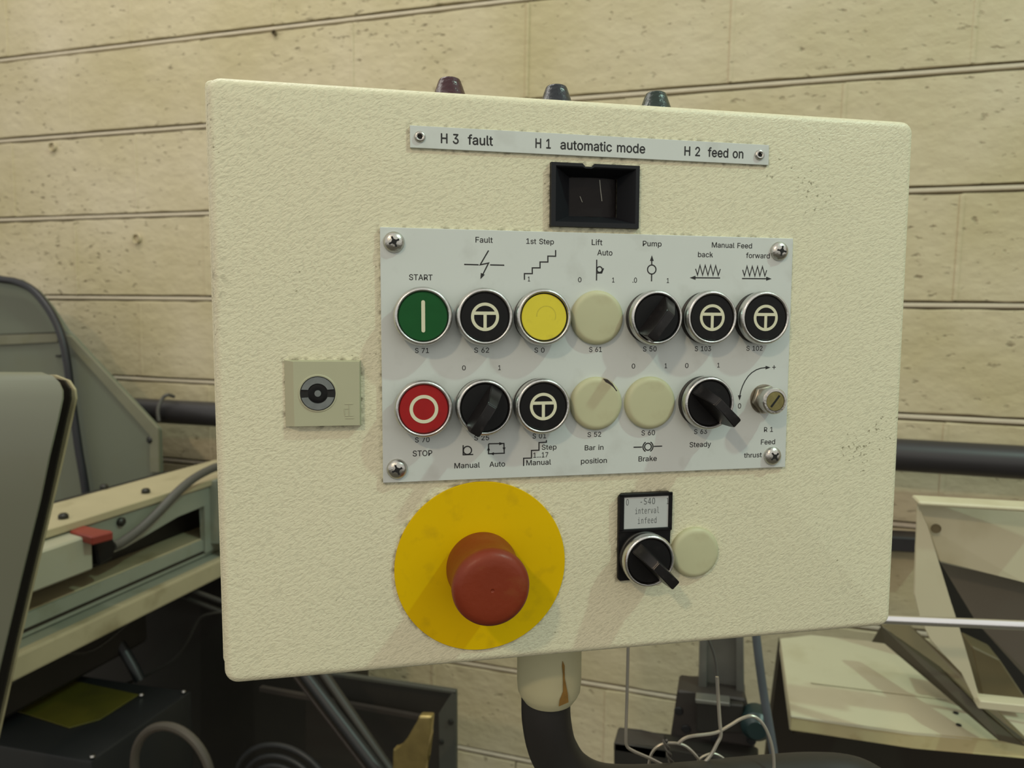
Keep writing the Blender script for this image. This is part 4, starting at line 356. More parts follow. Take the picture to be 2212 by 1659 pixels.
  'S': (429, [352,502,352,431,331,443,310,454,288,462,267,468,245,471,223,472,192,470,166,462,144,449,128,432,119,411,116,386,118,365,124,348,135,334,151,323,175,312,205,304,242,295,287,282,322,264,349,242,367,214,379,181,382,142,377,97,362,59,336,29,301,7,256,-6,203,-10,178,-9,154,-7,129,-2,105,4,80,12,55,21,55,96,81,81,106,68,131,59,155,52,179,48,203,47,236,50,263,58,286,71,302,89,312,111,315,138,313,161,306,181,295,197,278,210,254,220,224,229,186,237,142,250,107,267,81,287,63,311,52,341,48,376,54,419,69,456,95,487,130,511,171,525,220,529,240,528,261,526,283,522,305,517,328,510], [3,69,71,70,3,69,72,71,3,69,73,72,3,68,73,69,3,68,74,73,3,68,75,74,3,67,75,68,3,67,0,75,3,67,6,0,3,6,5,0,3,5,4,0,3,4,3,0,3,3,2,0,3,2,1,0,3,66,8,67,3,8,7,67,3,7,6,67,3,66,9,8,3,66,10,9,3,65,10,66,3,65,11,10,3,65,12,11,3,64,12,65,3,64,13,12,3,64,14,13,3,63,14,64,3,63,15,14,3,63,16,15,3,62,16,63,3,62,17,16,3,62,18,17,3,62,19,18,3,61,19,62,3,61,20,19,3,61,21,20,3,60,21,61,3,60,22,21,3,59,22,60,3,59,23,22,3,58,23,59,3,58,24,23,3,57,24,58,3,56,24,57,3,55,24,56,3,55,25,24,3,54,25,55,3,53,25,54,3,52,25,53,3,52,26,25,3,51,26,52,3,51,27,26,3,50,27,51,3,49,27,50,3,49,28,27,3,38,40,39,3,48,28,49,3,38,41,40,3,47,28,48,3,38,42,41,3,38,43,42,3,47,29,28,3,46,29,47,3,38,44,43,3,45,29,46,3,38,45,44,3,38,29,45,3,38,30,29,3,37,30,38,3,36,30,37,3,36,31,30,3,35,31,36,3,34,31,35,3,34,32,31,3,33,32,34]),
  'a': (429, [244,196,223,196,189,194,161,187,139,176,123,161,114,142,110,118,113,96,120,78,132,63,148,52,167,46,190,44,223,48,251,60,274,80,291,108,301,142,304,182,304,196,369,222,369,0,304,0,304,58,289,37,272,19,253,6,230,-3,205,-8,177,-10,140,-6,108,5,82,24,62,48,50,78,46,114,51,153,66,186,90,212,124,231,166,242,218,246,304,246,304,256,302,285,294,307,281,324,262,336,237,343,206,345,184,344,162,341,140,336,118,328,96,319,75,308,75,372,98,381,121,387,143,393,164,396,185,399,206,399,237,398,264,393,289,385,310,374,329,360,344,342,352,330,359,315,363,299,366,279,368,254], [3,62,64,63,3,61,64,62,3,61,65,64,3,60,65,61,3,60,66,65,3,59,66,60,3,58,66,59,3,58,67,66,3,57,67,58,3,57,68,67,3,56,55,57,3,55,54,57,3,54,53,57,3,53,52,57,3,52,51,57,3,51,68,57,3,51,50,68,3,50,69,68,3,49,69,50,3,48,69,49,3,48,70,69,3,47,70,48,3,47,71,70,3,46,71,47,3,46,72,71,3,45,72,46,3,45,73,72,3,44,73,45,3,44,74,73,3,43,74,44,3,43,21,74,3,41,43,42,3,41,21,43,3,40,21,41,3,39,21,40,3,39,20,21,3,20,22,21,3,38,1,39,3,1,20,39,3,38,2,1,3,0,20,1,3,19,22,20,3,38,3,2,3,38,4,3,3,37,4,38,3,18,22,19,3,37,5,4,3,37,6,5,3,36,6,37,3,17,22,18,3,36,7,6,3,36,8,7,3,35,8,36,3,16,24,17,3,24,22,17,3,35,9,8,3,15,24,16,3,34,9,35,3,34,10,9,3,34,11,10,3,14,24,15,3,14,25,24,3,23,22,24,3,34,12,11,3,33,12,34,3,13,25,14,3,33,13,12,3,33,25,13,3,33,26,25,3,32,26,33,3,32,27,26,3,32,28,27,3,31,28,32,3,31,29,28,3,30,29,31]),
  'd': (429, [299,340,299,542,363,542,363,0,299,0,299,49,287,31,273,17,256,5,237,-3,217,-8,195,-10,151,-4,114,14,83,45,61,86,47,136,43,196,47,255,61,305,84,345,114,375,151,393,195,399,217,398,238,393,257,384,273,373,287,358,110,195,113,149,121,112,134,82,152,61,176,48,204,44,232,48,256,61,275,83,288,112,296,149,299,195,296,240,288,278,275,307,256,328,232,341,204,345,176,341,152,328,134,307,121,278,113,240], [3,0,2,1,3,0,3,2,3,22,24,23,3,22,25,24,3,21,25,22,3,21,26,25,3,21,27,26,3,20,27,21,3,20,28,27,3,20,47,28,3,47,0,28,3,19,48,20,3,48,47,20,3,46,0,47,3,19,49,48,3,45,0,46,3,45,44,0,3,44,43,0,3,43,3,0,3,19,50,49,3,19,51,50,3,18,51,19,3,18,52,51,3,42,3,43,3,17,52,18,3,17,29,52,3,41,3,42,3,16,29,17,3,16,30,29,3,40,3,41,3,39,3,40,3,16,31,30,3,15,31,16,3,38,3,39,3,15,32,31,3,14,32,15,3,37,5,38,3,5,3,38,3,14,33,32,3,36,5,37,3,14,34,33,3,36,6,5,3,4,3,5,3,35,6,36,3,14,35,34,3,13,35,14,3,13,6,35,3,13,7,6,3,13,8,7,3,12,8,13,3,12,9,8,3,12,10,9,3,11,10,12]),
  'e': (429, [387,211,387,180,110,180,110,178,113,138,124,105,143,79,168,60,199,48,237,44,258,45,279,49,301,54,324,62,347,71,372,84,372,20,348,11,325,3,302,-3,279,-7,257,-9,236,-10,180,-4,133,14,94,44,66,85,49,135,43,195,48,253,65,302,93,344,130,375,175,393,227,399,273,394,312,377,344,349,368,311,382,265,323,230,320,264,311,293,296,316,277,332,253,342,224,345,195,342,169,331,148,314,130,291,119,263,112,229], [3,33,35,34,3,33,36,35,3,32,36,33,3,32,37,36,3,31,37,32,3,31,46,37,3,46,45,37,3,45,38,37,3,31,47,46,3,30,47,31,3,44,38,45,3,30,48,47,3,43,38,44,3,30,49,48,3,42,38,43,3,30,50,49,3,42,39,38,3,29,50,30,3,41,39,42,3,29,51,50,3,41,0,39,3,40,0,41,3,29,52,51,3,28,52,29,3,52,0,40,3,28,0,52,3,28,1,0,3,27,2,28,3,2,1,28,3,27,3,2,3,27,4,3,3,27,5,4,3,26,5,27,3,26,6,5,3,25,6,26,3,14,16,15,3,25,7,6,3,13,16,14,3,12,16,13,3,25,8,7,3,11,16,12,3,10,16,11,3,25,9,8,3,9,16,10,3,24,9,25,3,24,16,9,3,24,17,16,3,23,17,24,3,23,18,17,3,23,19,18,3,23,20,19,3,22,20,23,3,22,21,20]),
  'f': (429, [370,542,370,489,297,489,277,487,261,482,249,474,242,463,238,446,236,424,236,390,370,390,370,340,236,340,236,0,172,0,172,340,68,340,68,390,172,390,172,417,175,456,185,488,201,511,225,528,255,538,293,542], [3,24,0,25,3,24,1,0,3,23,1,24,3,22,1,23,3,21,2,22,3,2,1,22,3,21,3,2,3,20,4,21,3,4,3,21,3,20,5,4,3,20,6,5,3,20,7,6,3,19,7,20,3,19,8,7,3,19,9,8,3,18,9,19,3,16,18,17,3,16,9,18,3,16,10,9,3,16,11,10,3,15,11,16,3,14,12,15,3,12,11,15,3,14,13,12]),
  'i': (429, [189,542,253,542,253,461,189,461,89,390,253,390,253,50,380,50,380,0,62,0,62,50,189,50,189,340,89,340], [3,13,5,4,3,13,12,5,3,12,6,5,3,11,6,12,3,9,11,10,3,9,6,11,3,9,7,6,3,9,8,7,3,3,1,0,3,3,2,1]),
  'l': (429, [222,141,224,115,230,93,238,76,251,64,266,57,285,54,360,54,360,0,279,0,243,4,214,16,190,37,172,65,162,100,158,141,158,495,56,495,56,546,222,546], [3,17,19,18,3,17,16,19,3,16,0,19,3,15,0,16,3,14,0,15,3,14,1,0,3,14,2,1,3,13,2,14,3,13,3,2,3,13,4,3,3,12,4,13,3,12,5,4,3,12,6,5,3,12,7,6,3,12,8,7,3,11,8,12,3,10,8,11,3,9,8,10]),
  'n': (429, [366,242,366,0,302,0,302,242,299,274,293,299,283,319,268,333,249,341,225,344,198,340,175,330,156,312,143,287,135,257,132,220,132,0,68,0,68,390,132,390,132,331,145,352,160,369,178,382,199,392,222,397,248,399,284,395,314,382,337,360,353,330,363,290], [3,25,27,26,3,24,27,25,3,24,28,27,3,23,28,24,3,17,19,18,3,17,20,19,3,22,28,23,3,22,29,28,3,21,29,22,3,21,9,29,3,9,30,29,3,20,10,21,3,10,9,21,3,8,30,9,3,7,30,8,3,20,11,10,3,6,30,7,3,17,14,20,3,14,13,20,3,13,12,20,3,12,11,20,3,6,31,30,3,5,31,6,3,4,31,5,3,4,0,31,3,3,0,4,3,17,15,14,3,2,0,3,3,2,1,0,3,17,16,15]),
  'r': (429, [402,310,388,319,374,327,360,333,346,337,330,339,314,340,277,336,246,323,222,303,205,274,194,238,190,194,190,0,126,0,126,390,190,390,190,314,203,339,219,360,240,377,263,390,290,397,319,399,334,399,349,397,363,393,376,389,389,383,402,375], [3,22,24,23,3,22,25,24,3,21,25,22,3,21,26,25,3,21,27,26,3,14,16,15,3,14,17,16,3,20,27,21,3,20,28,27,3,20,29,28,3,19,29,20,3,19,4,29,3,4,3,29,3,3,2,29,3,2,1,29,3,1,0,29,3,18,6,19,3,6,5,19,3,5,4,19,3,18,7,6,3,17,7,18,3,17,8,7,3,17,9,8,3,14,11,17,3,11,10,17,3,10,9,17,3,14,12,11,3,14,13,12]),
  't': (429, [214,501,214,390,359,390,359,340,214,340,214,128,216,103,221,83,230,68,244,59,263,53,287,51,359,51,359,0,281,0,238,3,204,13,179,29,163,53,153,86,150,128,150,340,46,340,46,390,150,390,150,501], [3,24,0,25,3,24,1,0,3,22,24,23,3,22,1,24,3,22,2,1,3,22,3,2,3,21,3,22,3,20,4,21,3,4,3,21,3,20,5,4,3,19,5,20,3,19,6,5,3,19,7,6,3,18,7,19,3,18,8,7,3,18,9,8,3,18,10,9,3,18,11,10,3,17,11,18,3,17,12,11,3,17,13,12,3,16,13,17,3,15,13,16,3,14,13,15]),
  'v': (429, [35,390,101,390,214,63,328,390,394,390,256,0,173,0], [3,6,1,0,3,6,2,1,3,2,4,3,3,2,5,4,3,6,5,2]),
 },
}
def lettering(s, t, z, parent, m, face='R', space=1.0, bold=0.0):
    """t = (u left, v baseline, u right, cap height) in mm on the panel"""
    G = GLYPHS[face]; bm = bmesh.new(); pen = 0.0
    for c in s:
        if c == ' ': pen += 255 if face == 'R' else 230 if face == 'B' else 600; continue
        adv, co, fc = G[c]
        for nz, (ox, oy) in enumerate(((-bold, 0), (bold, 0), (0, bold), (0, -bold)) if bold else ((0, 0),)):
            vs = [bm.verts.new((pen + co[i] + ox, co[i + 1] + oy, nz * .002)) for i in range(0, len(co), 2)]; i = 0
            while i < len(fc):
                try: bm.faces.new([vs[k] for k in fc[i + 1:i + 1 + fc[i]]])
                except ValueError: pass
                i += fc[i] + 1
        pen += adv * space
    ch = max(G['H'][1][1::2]); xs = [v.co.x for v in bm.verts]; x0, x1 = min(xs), max(xs)
    for v in bm.verts:
        v.co.x = t[0] + (v.co.x - x0) / (x1 - x0) * (t[2] - t[0]); v.co.y = t[1] + v.co.y / ch * t[3]; v.co.z += z + 0.04
    return link('lettering', bm, m, parent, scale=.001)

# ------------------------------------------------------------------ room shell
YW = 1.6142; ROW = 0.225; HB = 0.2211; Z0 = 2.2093; X0 = -1.7915
bm = bm_box(-9, 9, YW + 0.012, YW + 0.15, 0.0, 3.2)
wall = tag(link('wall_back', bm, M['joint_dark']), kind='structure')
bw = 2 * HB - 0.003; bh = ROW - 0.017
def block_mesh(seed):
    rg_ = random.Random(seed); bm = bmesh.new(); n = 10; top = []; bot = []
    for k in range(n + 1):
        x = -bw / 2 + bw * k / n
        top.append([bm.verts.new((x, y, bh / 2 - d + rg_.uniform(-.0012, .0012))) for y, d in ((.02, 0), (.0016, 0), (0, .0016))])
        bot.append([bm.verts.new((x, y, -bh / 2 + d + rg_.uniform(-.0012, .0012))) for y, d in ((0, .0016), (.0016, 0), (.02, 0))])
    for k in range(n):
        A = top[k] + bot[k]; B_ = top[k + 1] + bot[k + 1]
        for i in range(5): bm.faces.new((A[i], B_[i], B_[i + 1], A[i + 1]))
    bm.faces.new(top[0] + bot[0]); bm.faces.new((top[-1] + bot[-1])[::-1]); return bm
blk = link('concrete_block', block_mesh(1), M['block'], wall); blk_set = [blk.data]
for sd in (2, 3, 4, 5):
    t_ = link('t', block_mesh(sd), M['block']); blk_set.append(t_.data); bpy.data.objects.remove(t_)
used = False
for r in range(-4, 10):
    zc = Z0 - ROW * r + ROW / 2
    for k in range(-6, 17):
        # row 1 (between joint lines 0 and 1) has its joints on even half blocks
        if (k + r) % 2 == 0: continue
        xc = X0 + HB * (k + 1)
        if xc < -3.1 or xc > 1.9: continue
        if used: o = blk.copy(); COL.objects.link(o)
        else: o = blk; used = True
        o.data = blk_set[random.randrange(5)]
        o.location = (xc + random.uniform(-.0008, .0008), YW + random.uniform(-0.0012, 0.0012), zc + random.uniform(-.0006, .0006))
bm = bm_box(-2.7, 2.1, 0.0005, 0.013, -0.0044, 0.0044, 0.0020, 1); mj = link('mortar_joint', bm, M['mortar'], wall); mj.location = (0, YW, Z0)
for r in range(-4, 10):
    if r == 0: continue
    o = mj.copy(); COL.objects.link(o); o.location = (0, YW, Z0 - ROW * r)
bm = bm_box(-0.0045, 0.0045, -0.0016, 0.013, -bh / 2 + .001, bh / 2 - .001, .0012); vj = link('upright_joint', bm, M['block'], wall); first = True
for r in range(-3, 9):
    zc = Z0 - ROW * r + ROW / 2
    for k in range(-5, 15):
        if (k + r) % 2 == 0: continue
        if first: o = vj; first = False
        else: o = vj.copy(); COL.objects.link(o)
        o.location = (X0 + HB * k, YW, zc)
for (px_, rr_m) in (((-1.8534,1.6120,1.9562), .011), ((-1.5689,1.6120,1.6962), .012), ((-1.1212,1.6120,2.1954), .006)):
    pm = link('filled_hole', bm_lathe([(rr_m, 0.006), (rr_m, -.001), (rr_m * .82, -.002), (rr_m * .6, .0), (0, .001)], 20), M['joint_dark'] if rr_m < .01 else M['block'], wall, True)
    pm.location = px_; pm.rotation_euler = (math.pi / 2, 0, 0)
bm = bm_box(-9, 9, -9, YW + 0.15, -0.1, 0.0); tag(link('floor', bm, M['concrete']), kind='structure')

# ------------------------------------------------------------------ control box
box = empty('control_box', 'large cream textured operator control box in the centre with buttons and red emergency stop', 'control panel')
box.matrix_world = Matrix(((BX.x, BY.x, BZ.x, BO.x), (BX.y, BY.y, BZ.y, BO.y), (BX.z, BY.z, BZ.z, BO.z), (0, 0, 0, 1)))
u0, u1, v0, v1 = -151.6, 224.6, -148.8, 144.9
bm = bm_rounded(u0, u1, v0, v1, -18, 0, 7.0, 4.5, 6); door = link('front_cover', bm, M['ivory'], box, True, scale=.001, sharp=50)
# cut the opening of the display
cut = link('cut', bm_box(15.2, 59.2, 81.6, 111.4, -12, 5), M['void'], scale=.001); cut.parent = box
md = door.modifiers.new('b', 'BOOLEAN'); md.object = cut; md.operation = 'DIFFERENCE'; md.solver = 'EXACT'
bpy.context.view_layer.update()
nm = bpy.data.meshes.new_from_object(door.evaluated_get(bpy.context.evaluated_depsgraph_get()))
door.modifiers.clear(); door.data = nm; bpy.data.objects.remove(cut)
nm.set_sharp_from_angle(angle=math.radians(50))
bm = bm_rounded(-155.6, 223.5, -146.8, 149.0, -92, -20, 3.0, 1.2, 3); body = link('housing', bm, M['ivory'], box, True, scale=.001, sharp=50)
bm = bm_rounded(-149, 221, -143, 142, -20.2, -17.8, 5, 0.6, 3); link('door_seal', bm, M['gasket'], box, scale=.001)

# --- signal lamps on top
for (u, mname, lab) in ((-34.0, 'lens_red', 'dark red cone lamp lens'), (25.4, 'lens_blue', 'dark blue-black cone lamp lens'), (84.0, 'lens_green', 'dark green cone lamp lens')):
    bm = bm_lathe([(0, 0), (11.5, 0), (11.8, 1.2), (10.6, 2.2), (9.6, 2.6), (9.3, 3.0), (6.1, 11.8), (5.6, 12.7), (4.6, 13.2), (0, 13.3)], 40)
    bmesh.ops.rotate(bm, cent=(0, 0, 0), matrix=Matrix.Rotation(-math.pi / 2, 3, 'X'), verts=bm.verts)
    for v in bm.verts: v.co.z = v.co.z
    o = link('signal_lamp', bm, M[mname], box, True, (u / 1000, 0.1490, -0.036), .001, 40); o['label'] = lab
    base = bm_lathe([(0, 0), (12.8, 0), (12.8, 1.0), (0, 1.0)], 32)
    bmesh.ops.rotate(base, cent=(0, 0, 0), matrix=Matrix.Rotation(-math.pi / 2, 3, 'X'), verts=base.verts)
    link('lamp_gasket', base, M['black'], o, False, None, .001)

# --- label strip
bm = bm_box(-57.6, 134.1, 116.3, 126.9, 0.05, 1.3, 0.15); strip = link('label_strip', bm, M['alu'], box, scale=.001)
strip['label'] = 'narrow silver legend strip'
for s, t in (('H 3', (-42.57,118.98,-33.69,4.76)), ('fault', (-29.26,118.98,-16.55,4.95)), ('H 1', (5.11,119.12,13.15,4.89)),
             ('automatic mode', (18.08,119.22,63.68,4.76)), ('H 2', (85.39,119.68,94.32,4.76)), ('feed on', (98.66,119.90,119.16,4.63))):
    t = (t[0], t[1], t[2], 3.9 if s[0] != 'H' else 4.6)
    if s == 'fault': t = (t[0], 119.2, t[2], 4.6)
    elif s[0] == 'H': t = (t[0], 119.2, t[2], 4.6)
    else: t = (t[0], 119.2, t[2], 4.6)
    lettering(s, t, 1.3, strip, M['ink'], 'R', 1.0, 16)
for u, v in ((-52.8, 121.6), (128.5, 121.4)):
    bm = bm_lathe([(1.1, -0.2), (1.2, 0.9), (1.5, 1.2), (2.2, 1.1), (2.7, 0.5), (2.75, 0)], 28); rv = link('rivet', bm, M['steel'], strip, True, (u / 1000, v / 1000, .0013), .001, 60)
    link('rivet_hole', bm_lathe([(0, 0.3), (1.15, 0.3)], 20), M['void'], strip, False, (u / 1000, v / 1000, .0013), .001)

# --- display window
fr = bm_rounded(13.0, 60.6, 80.3, 112.6, 0, 2.6, 1.0, 0.5, 2)
me_o = link('display_window', fr, M['display'], box, scale=.001); me_o['label'] = 'empty black display window with sloping inner frame'
# real opening in the frame: outer ring, lip, funnel, glass
bm = bmesh.new()
def rect(x0, x1, y0, y1, z, notch=False):
    p = [(x0, y0), (x1, y0), (x1, y1)]
    if notch: p += [(36.0, y1), (34.4, y1 - notch), (31.2, y1 - notch), (29.6, y1)]
    else: p += [(36.0, y1), (34.4, y1), (31.2, y1), (29.6, y1)]
    p += [(x0, y1)]; return [bm.verts.new((a, b, z)) for a, b in p]
rr_ = [rect(13.0, 60.6, 80.3, 112.5, 0.02, 1.8), rect(13.2, 60.4, 80.5, 112.4, 2.6, 1.8), rect(15.6, 58.4, 82.8, 110.8, 2.6, 0.9), rect(16.0, 58.0, 83.0, 110.2, 2.0), rect(25.4, 51.8, 87.3, 107.4, -8.0)]
for A, B_ in zip(rr_, rr_[1:]):
    for k in range(len(A)): bm.faces.new((A[k], A[(k + 1) % len(A)], B_[(k + 1) % len(A)], B_[k]))
bm2 = me_o.data; nmesh = bpy.data.meshes.new('display_window'); bmesh.ops.recalc_face_normals(bm, faces=bm.faces)
bmesh.ops.scale(bm, vec=(.001,) * 3, verts=bm.verts); bm.to_mesh(nmesh); bm.free(); nmesh.materials.append(M['display']); me_o.data = nmesh
bm = bmesh.new(); g = 10
for i in range(g + 1):
    a = -1 + 2 * i / g
    for y in (87.3, 107.4): bm.verts.new((25.4 + 26.4 * i / g, y, -9.2 + 1.6 * (1 - a * a)))
bm.verts.ensure_lookup_table()
for i in range(g): bm.faces.new((bm.verts[2 * i], bm.verts[2 * i + 2], bm.verts[2 * i + 3], bm.verts[2 * i + 1]))
pane = link('pane', bm, M['smoke'], me_o, True, scale=.001, sharp=80); pane['label'] = 'dark smoked lens with pale scuffs'
for pts, w in (([(42.0, 106.5), (42.6, 101), (43.4, 95.5)], 0.45), ([(31.3, 97.6), (32.6, 94.6)], 0.4)):
    link('scuff', stroke(pts, w, -7.55, -7.5), M['column'], me_o, scale=.001)

# --- legend plate
bm = bm_box(-72.6, 149.9, -49.2, 77.6, 0.1, 2.0, 0.25); plate = link('legend_plate', bm, M['alu'], box, scale=.001)
plate['label'] = 'silver aluminium legend plate with printed words and symbols'
TX = [('Fault', (-25.55,71.28,-16.78,2.74)), ('1st Step', (0.45,71.27,14.96,2.62)), ('START', (-58.70,52.16,-47.10,2.77)), ('1', (1.35,52.32,2.56,2.38)), ('0', (27.94,52.31,29.80,2.42)),
 ('S 71', (-56.09,16.06,-49.17,2.46)), ('S 62', (-26.28,16.06,-18.65,2.50)), ('S 0', (5.00,15.96,10.38,2.47)),
 ('Lift', (35.08,71.45,40.84,2.78)), ('Auto', (38.14,66.27,46.38,2.79)), ('1', (46.42,52.40,47.73,2.44)), ('.0', (57.64,52.44,60.08,2.56)), ('1', (76.76,52.53,78.06,2.48)),
 ('Pump', (62.97,71.51,73.46,2.70)), ('Manual Feed', (102.00,71.69,125.42,2.71)), ('back', (94.14,66.49,102.74,2.70)), ('forward', (122.08,66.55,136.15,2.74)),
 ('S 61', (34.35,16.13,41.32,2.57)), ('S 50', (64.14,16.26,71.81,2.61)), ('S 103', (93.64,16.28,103.07,2.60)), ('S 102', (123.91,16.37,133.56,2.57)),
 ('0', (-32.49,7.20,-30.63,2.39)), ('1', (-13.88,7.12,-12.63,2.41)), ('S 70', (-56.48,-29.04,-49.12,2.50)), ('STOP', (-57.70,-36.11,-47.85,2.84)), ('S 25', (-26.36,-28.90,-18.65,2.49)), ('S 01', (4.24,-28.80,11.52,2.59)),
 ('Manual', (-36.63,-43.03,-23.45,2.71)), ('Auto', (-18.49,-42.93,-10.25,2.68)), ('Step', (9.20,-34.85,17.21,2.60)), ('1...17', (4.74,-38.91,12.72,2.66)), ('Manual', (0.96,-42.81,14.27,2.71)),
 ('S 52', (34.03,-28.81,41.54,2.51)), ('Bar in', (32.56,-35.87,42.92,2.63)), ('position', (30.57,-42.97,44.94,2.69)), ('0', (57.98,7.24,59.91,2.51)), ('1', (76.57,7.24,77.94,2.52)), ('0', (88.26,7.24,90.25,2.54)), ('1', (106.99,7.35,108.41,2.45)),
 ('S 60', (64.11,-28.80,71.85,2.66)), ('Brake', (62.71,-42.91,73.16,2.74)), ('S 63', (94.39,-28.89,102.00,2.59)), ('Steady', (91.94,-36.07,104.54,2.76)), ('R 1', (136.09,-28.85,141.52,2.64)), ('Feed', (134.43,-35.85,143.06,2.76)), ('thrust', (124.41,-42.94,135.20,2.64)), ('0', (119.88,-15.36,121.82,2.73))]
for s, t in TX: lettering(s, t, 2.0, plate, M['ink'], 'R', 1.0, 10)
lw = 0.62; ZS = (2.0, 2.07)
def sym(*parts):
    bm = bmesh.new()
    for p in parts:
        if p[0] == 's': stroke(p[1], p[2] if len(p) > 2 else lw, *ZS, bm=bm)
        elif p[0] == 'c': stroke(circ(p[1][0], p[1][1], p[2], 28), lw, *ZS, bm=bm, closed=True)
        elif p[0] == 'f': bm_flat(p[1], *ZS, bm=bm)
    return link('symbol', bm, M['ink'], plate, scale=.001)
def head(tip, back, w=2.1):
    t = Vector(tip); b = Vector(back); d = (t - b).normalized(); n = Vector((-d.y, d.x)) * w / 2
    return ('f', [tuple(t), tuple(b + n), tuple(b - n)])
def P2(l): return l
a = [(-18.91,67.44),(-23.18,60.23),(-18.91,61.19),(-21.85,55.40)]; h = [(-23.08,53.03),(-21.85,55.77)]
sym(('s', [(-31.27,60.29),(-23.97,60.21)]), ('s', [(-18.11,60.27),(-10.87,60.24)]), ('s', a), head(h[0], h[1], 2.2))
sym(('s', [(-0.39,53.09),(-0.41,56.21),(3.69,56.27),(3.67,59.18),(7.73,59.25),(7.71,62.21),(11.83,62.29),(11.81,65.26),(15.89,65.29),(15.87,68.41)]))
c = [(39.48,58.94)][0]
sym(('s', [(37.89,63.96),(37.91,53.26)]), ('c', c, 1.45), ('s', [(37.98,57.14),(40.64,57.18),(41.63,59.62)]))
c = [(68.21,59.42)][0]; h = [(68.12,66.89),(68.18,63.90)]
sym(head(h[0], h[1], 2.1), ('s', [(68.12,63.90),(68.17,61.82)]), ('c', c, 2.35), ('s', [(68.20,57.02),(68.22,53.24)]))
h = [(89.76,55.42),(93.05,55.47)]
sym(('s', [(92.99,60.23),(94.21,56.93),(95.46,62.10),(97.10,56.97),(98.46,62.15),(100.17,57.02),(101.60,62.21),(103.13,57.06),(104.50,62.09),(106.17,56.94),(107.28,60.36)], 0.5), ('s', [(107.24,55.56),(92.63,55.46)]), head(h[0], h[1], 2.2))
h = [(137.68,55.56),(134.43,55.57)]
sym(('s', [(120.32,60.13),(121.47,56.95),(122.84,62.14),(124.50,56.94),(125.93,62.08),(127.66,56.88),(129.03,62.14),(130.57,57.09),(131.95,62.08),(133.56,57.08),(134.57,60.20)], 0.5), ('s', [(120.10,55.47),(134.86,55.57)]), head(h[0], h[1], 2.2))
c = [(-29.88,-33.94)][0]
sym(('s', [(-32.08,-31.17),(-32.09,-36.15),(-26.91,-36.15)]), ('c', c, 2.1))
h = [(-10.88,-30.94),(-13.35,-30.97),(-10.70,-34.93),(-10.82,-33.01),(-18.10,-36.06),(-16.19,-36.12),(-18.92,-32.33),(-18.92,-34.29)]
sym(('s', [(-18.92,-30.86),(-10.88,-30.94),(-10.70,-36.03),(-18.92,-36.03),(-18.92,-30.86)]), head(h[0], h[1], 1.6), head(h[2], h[3], 1.6), head(h[4], h[5], 1.6), head(h[6], h[7], 1.6))
sym(('s', [(-0.43,-43.09),(-0.45,-39.01),(3.73,-39.04),(3.71,-35.01),(7.74,-35.02),(7.72,-30.99),(11.70,-30.94),(11.70,-29.84)]))
c = [(67.97,-35.05)][0]
sym(('s', [(59.78,-35.08),(64.58,-35.12)]), ('s', [(71.26,-34.98),(76.05,-34.96)]), ('c', c, 1.9), ('s', circ(c[0], c[1], 2.85, 14, 118, 242)), ('s', circ(c[0], c[1], 2.85, 14, -62, 62)))
h = [(138.81,7.06),(135.78,6.97),(120.74,-10.92),(120.71,-8.09)]
sym(('s', [(135.78,7.03),(132.82,6.65),(130.33,5.87),(127.56,4.28),(125.44,2.29),(123.65,-0.28),(122.36,-2.86),(121.44,-5.44),(120.84,-8.20)], 0.55), head(h[0], h[1], 2.0), head(h[2], h[3], 2.0))
c = [(140.90,7.16)][0]
sym(('s', [(c[0] - 1.1, c[1]), (c[0] + 1.1, c[1])], 0.4), ('s', [(c[0], c[1] - 1.1), (c[0], c[1] + 1.1)], 0.4))
# plate screws
def make_screw():
    bm = bm_lathe([(5.1, 0), (5.15, 0.7), (4.6, 1.7), (3.5, 2.5), (2.0, 3.0), (0, 3.1)], 36)
    return bm
scr = None
for i, (u, v, a) in enumerate(((-65.9, 70.4, 25), (141.5, 70.5, 80), (141.5, -42.4, 40), (-65.6, -42.2, 22))):
    if scr is None:
        scr = link('screw', make_screw(), M['steel'], plate, True, None, .001, 40)
        b2 = bmesh.new()
        for w, l in ((1.15, 2.7), (2.7, 1.15)): bm_box(-l, l, -w / 2 * .8, w / 2 * .8, 2.35, 3.12, bm=b2) if l > w else bm_box(-l / 2 * .8, l / 2 * .8, -w, w, 2.35, 3.13, bm=b2)
        bm_lathe([(1.3, 2.3), (1.3, 3.14), (0, 3.14)], 12, bm=b2)
        rc = link('cross_recess', b2, M['void'], None, False, None, .001); rc_me = rc.data; bpy.data.objects.remove(rc); s_o = scr
    else: s_o = scr.copy(); COL.objects.link(s_o)
    s_o.location = (u / 1000, v / 1000, .002); s_o.rotation_euler = (0, 0, math.radians(a))
    # the recess is printed into the head as its own small dark piece
    c_o = put('screw_recess', rc_me, plate, (u / 1000, v / 1000, .002)); c_o.rotation_euler = (0, 0, math.radians(a))

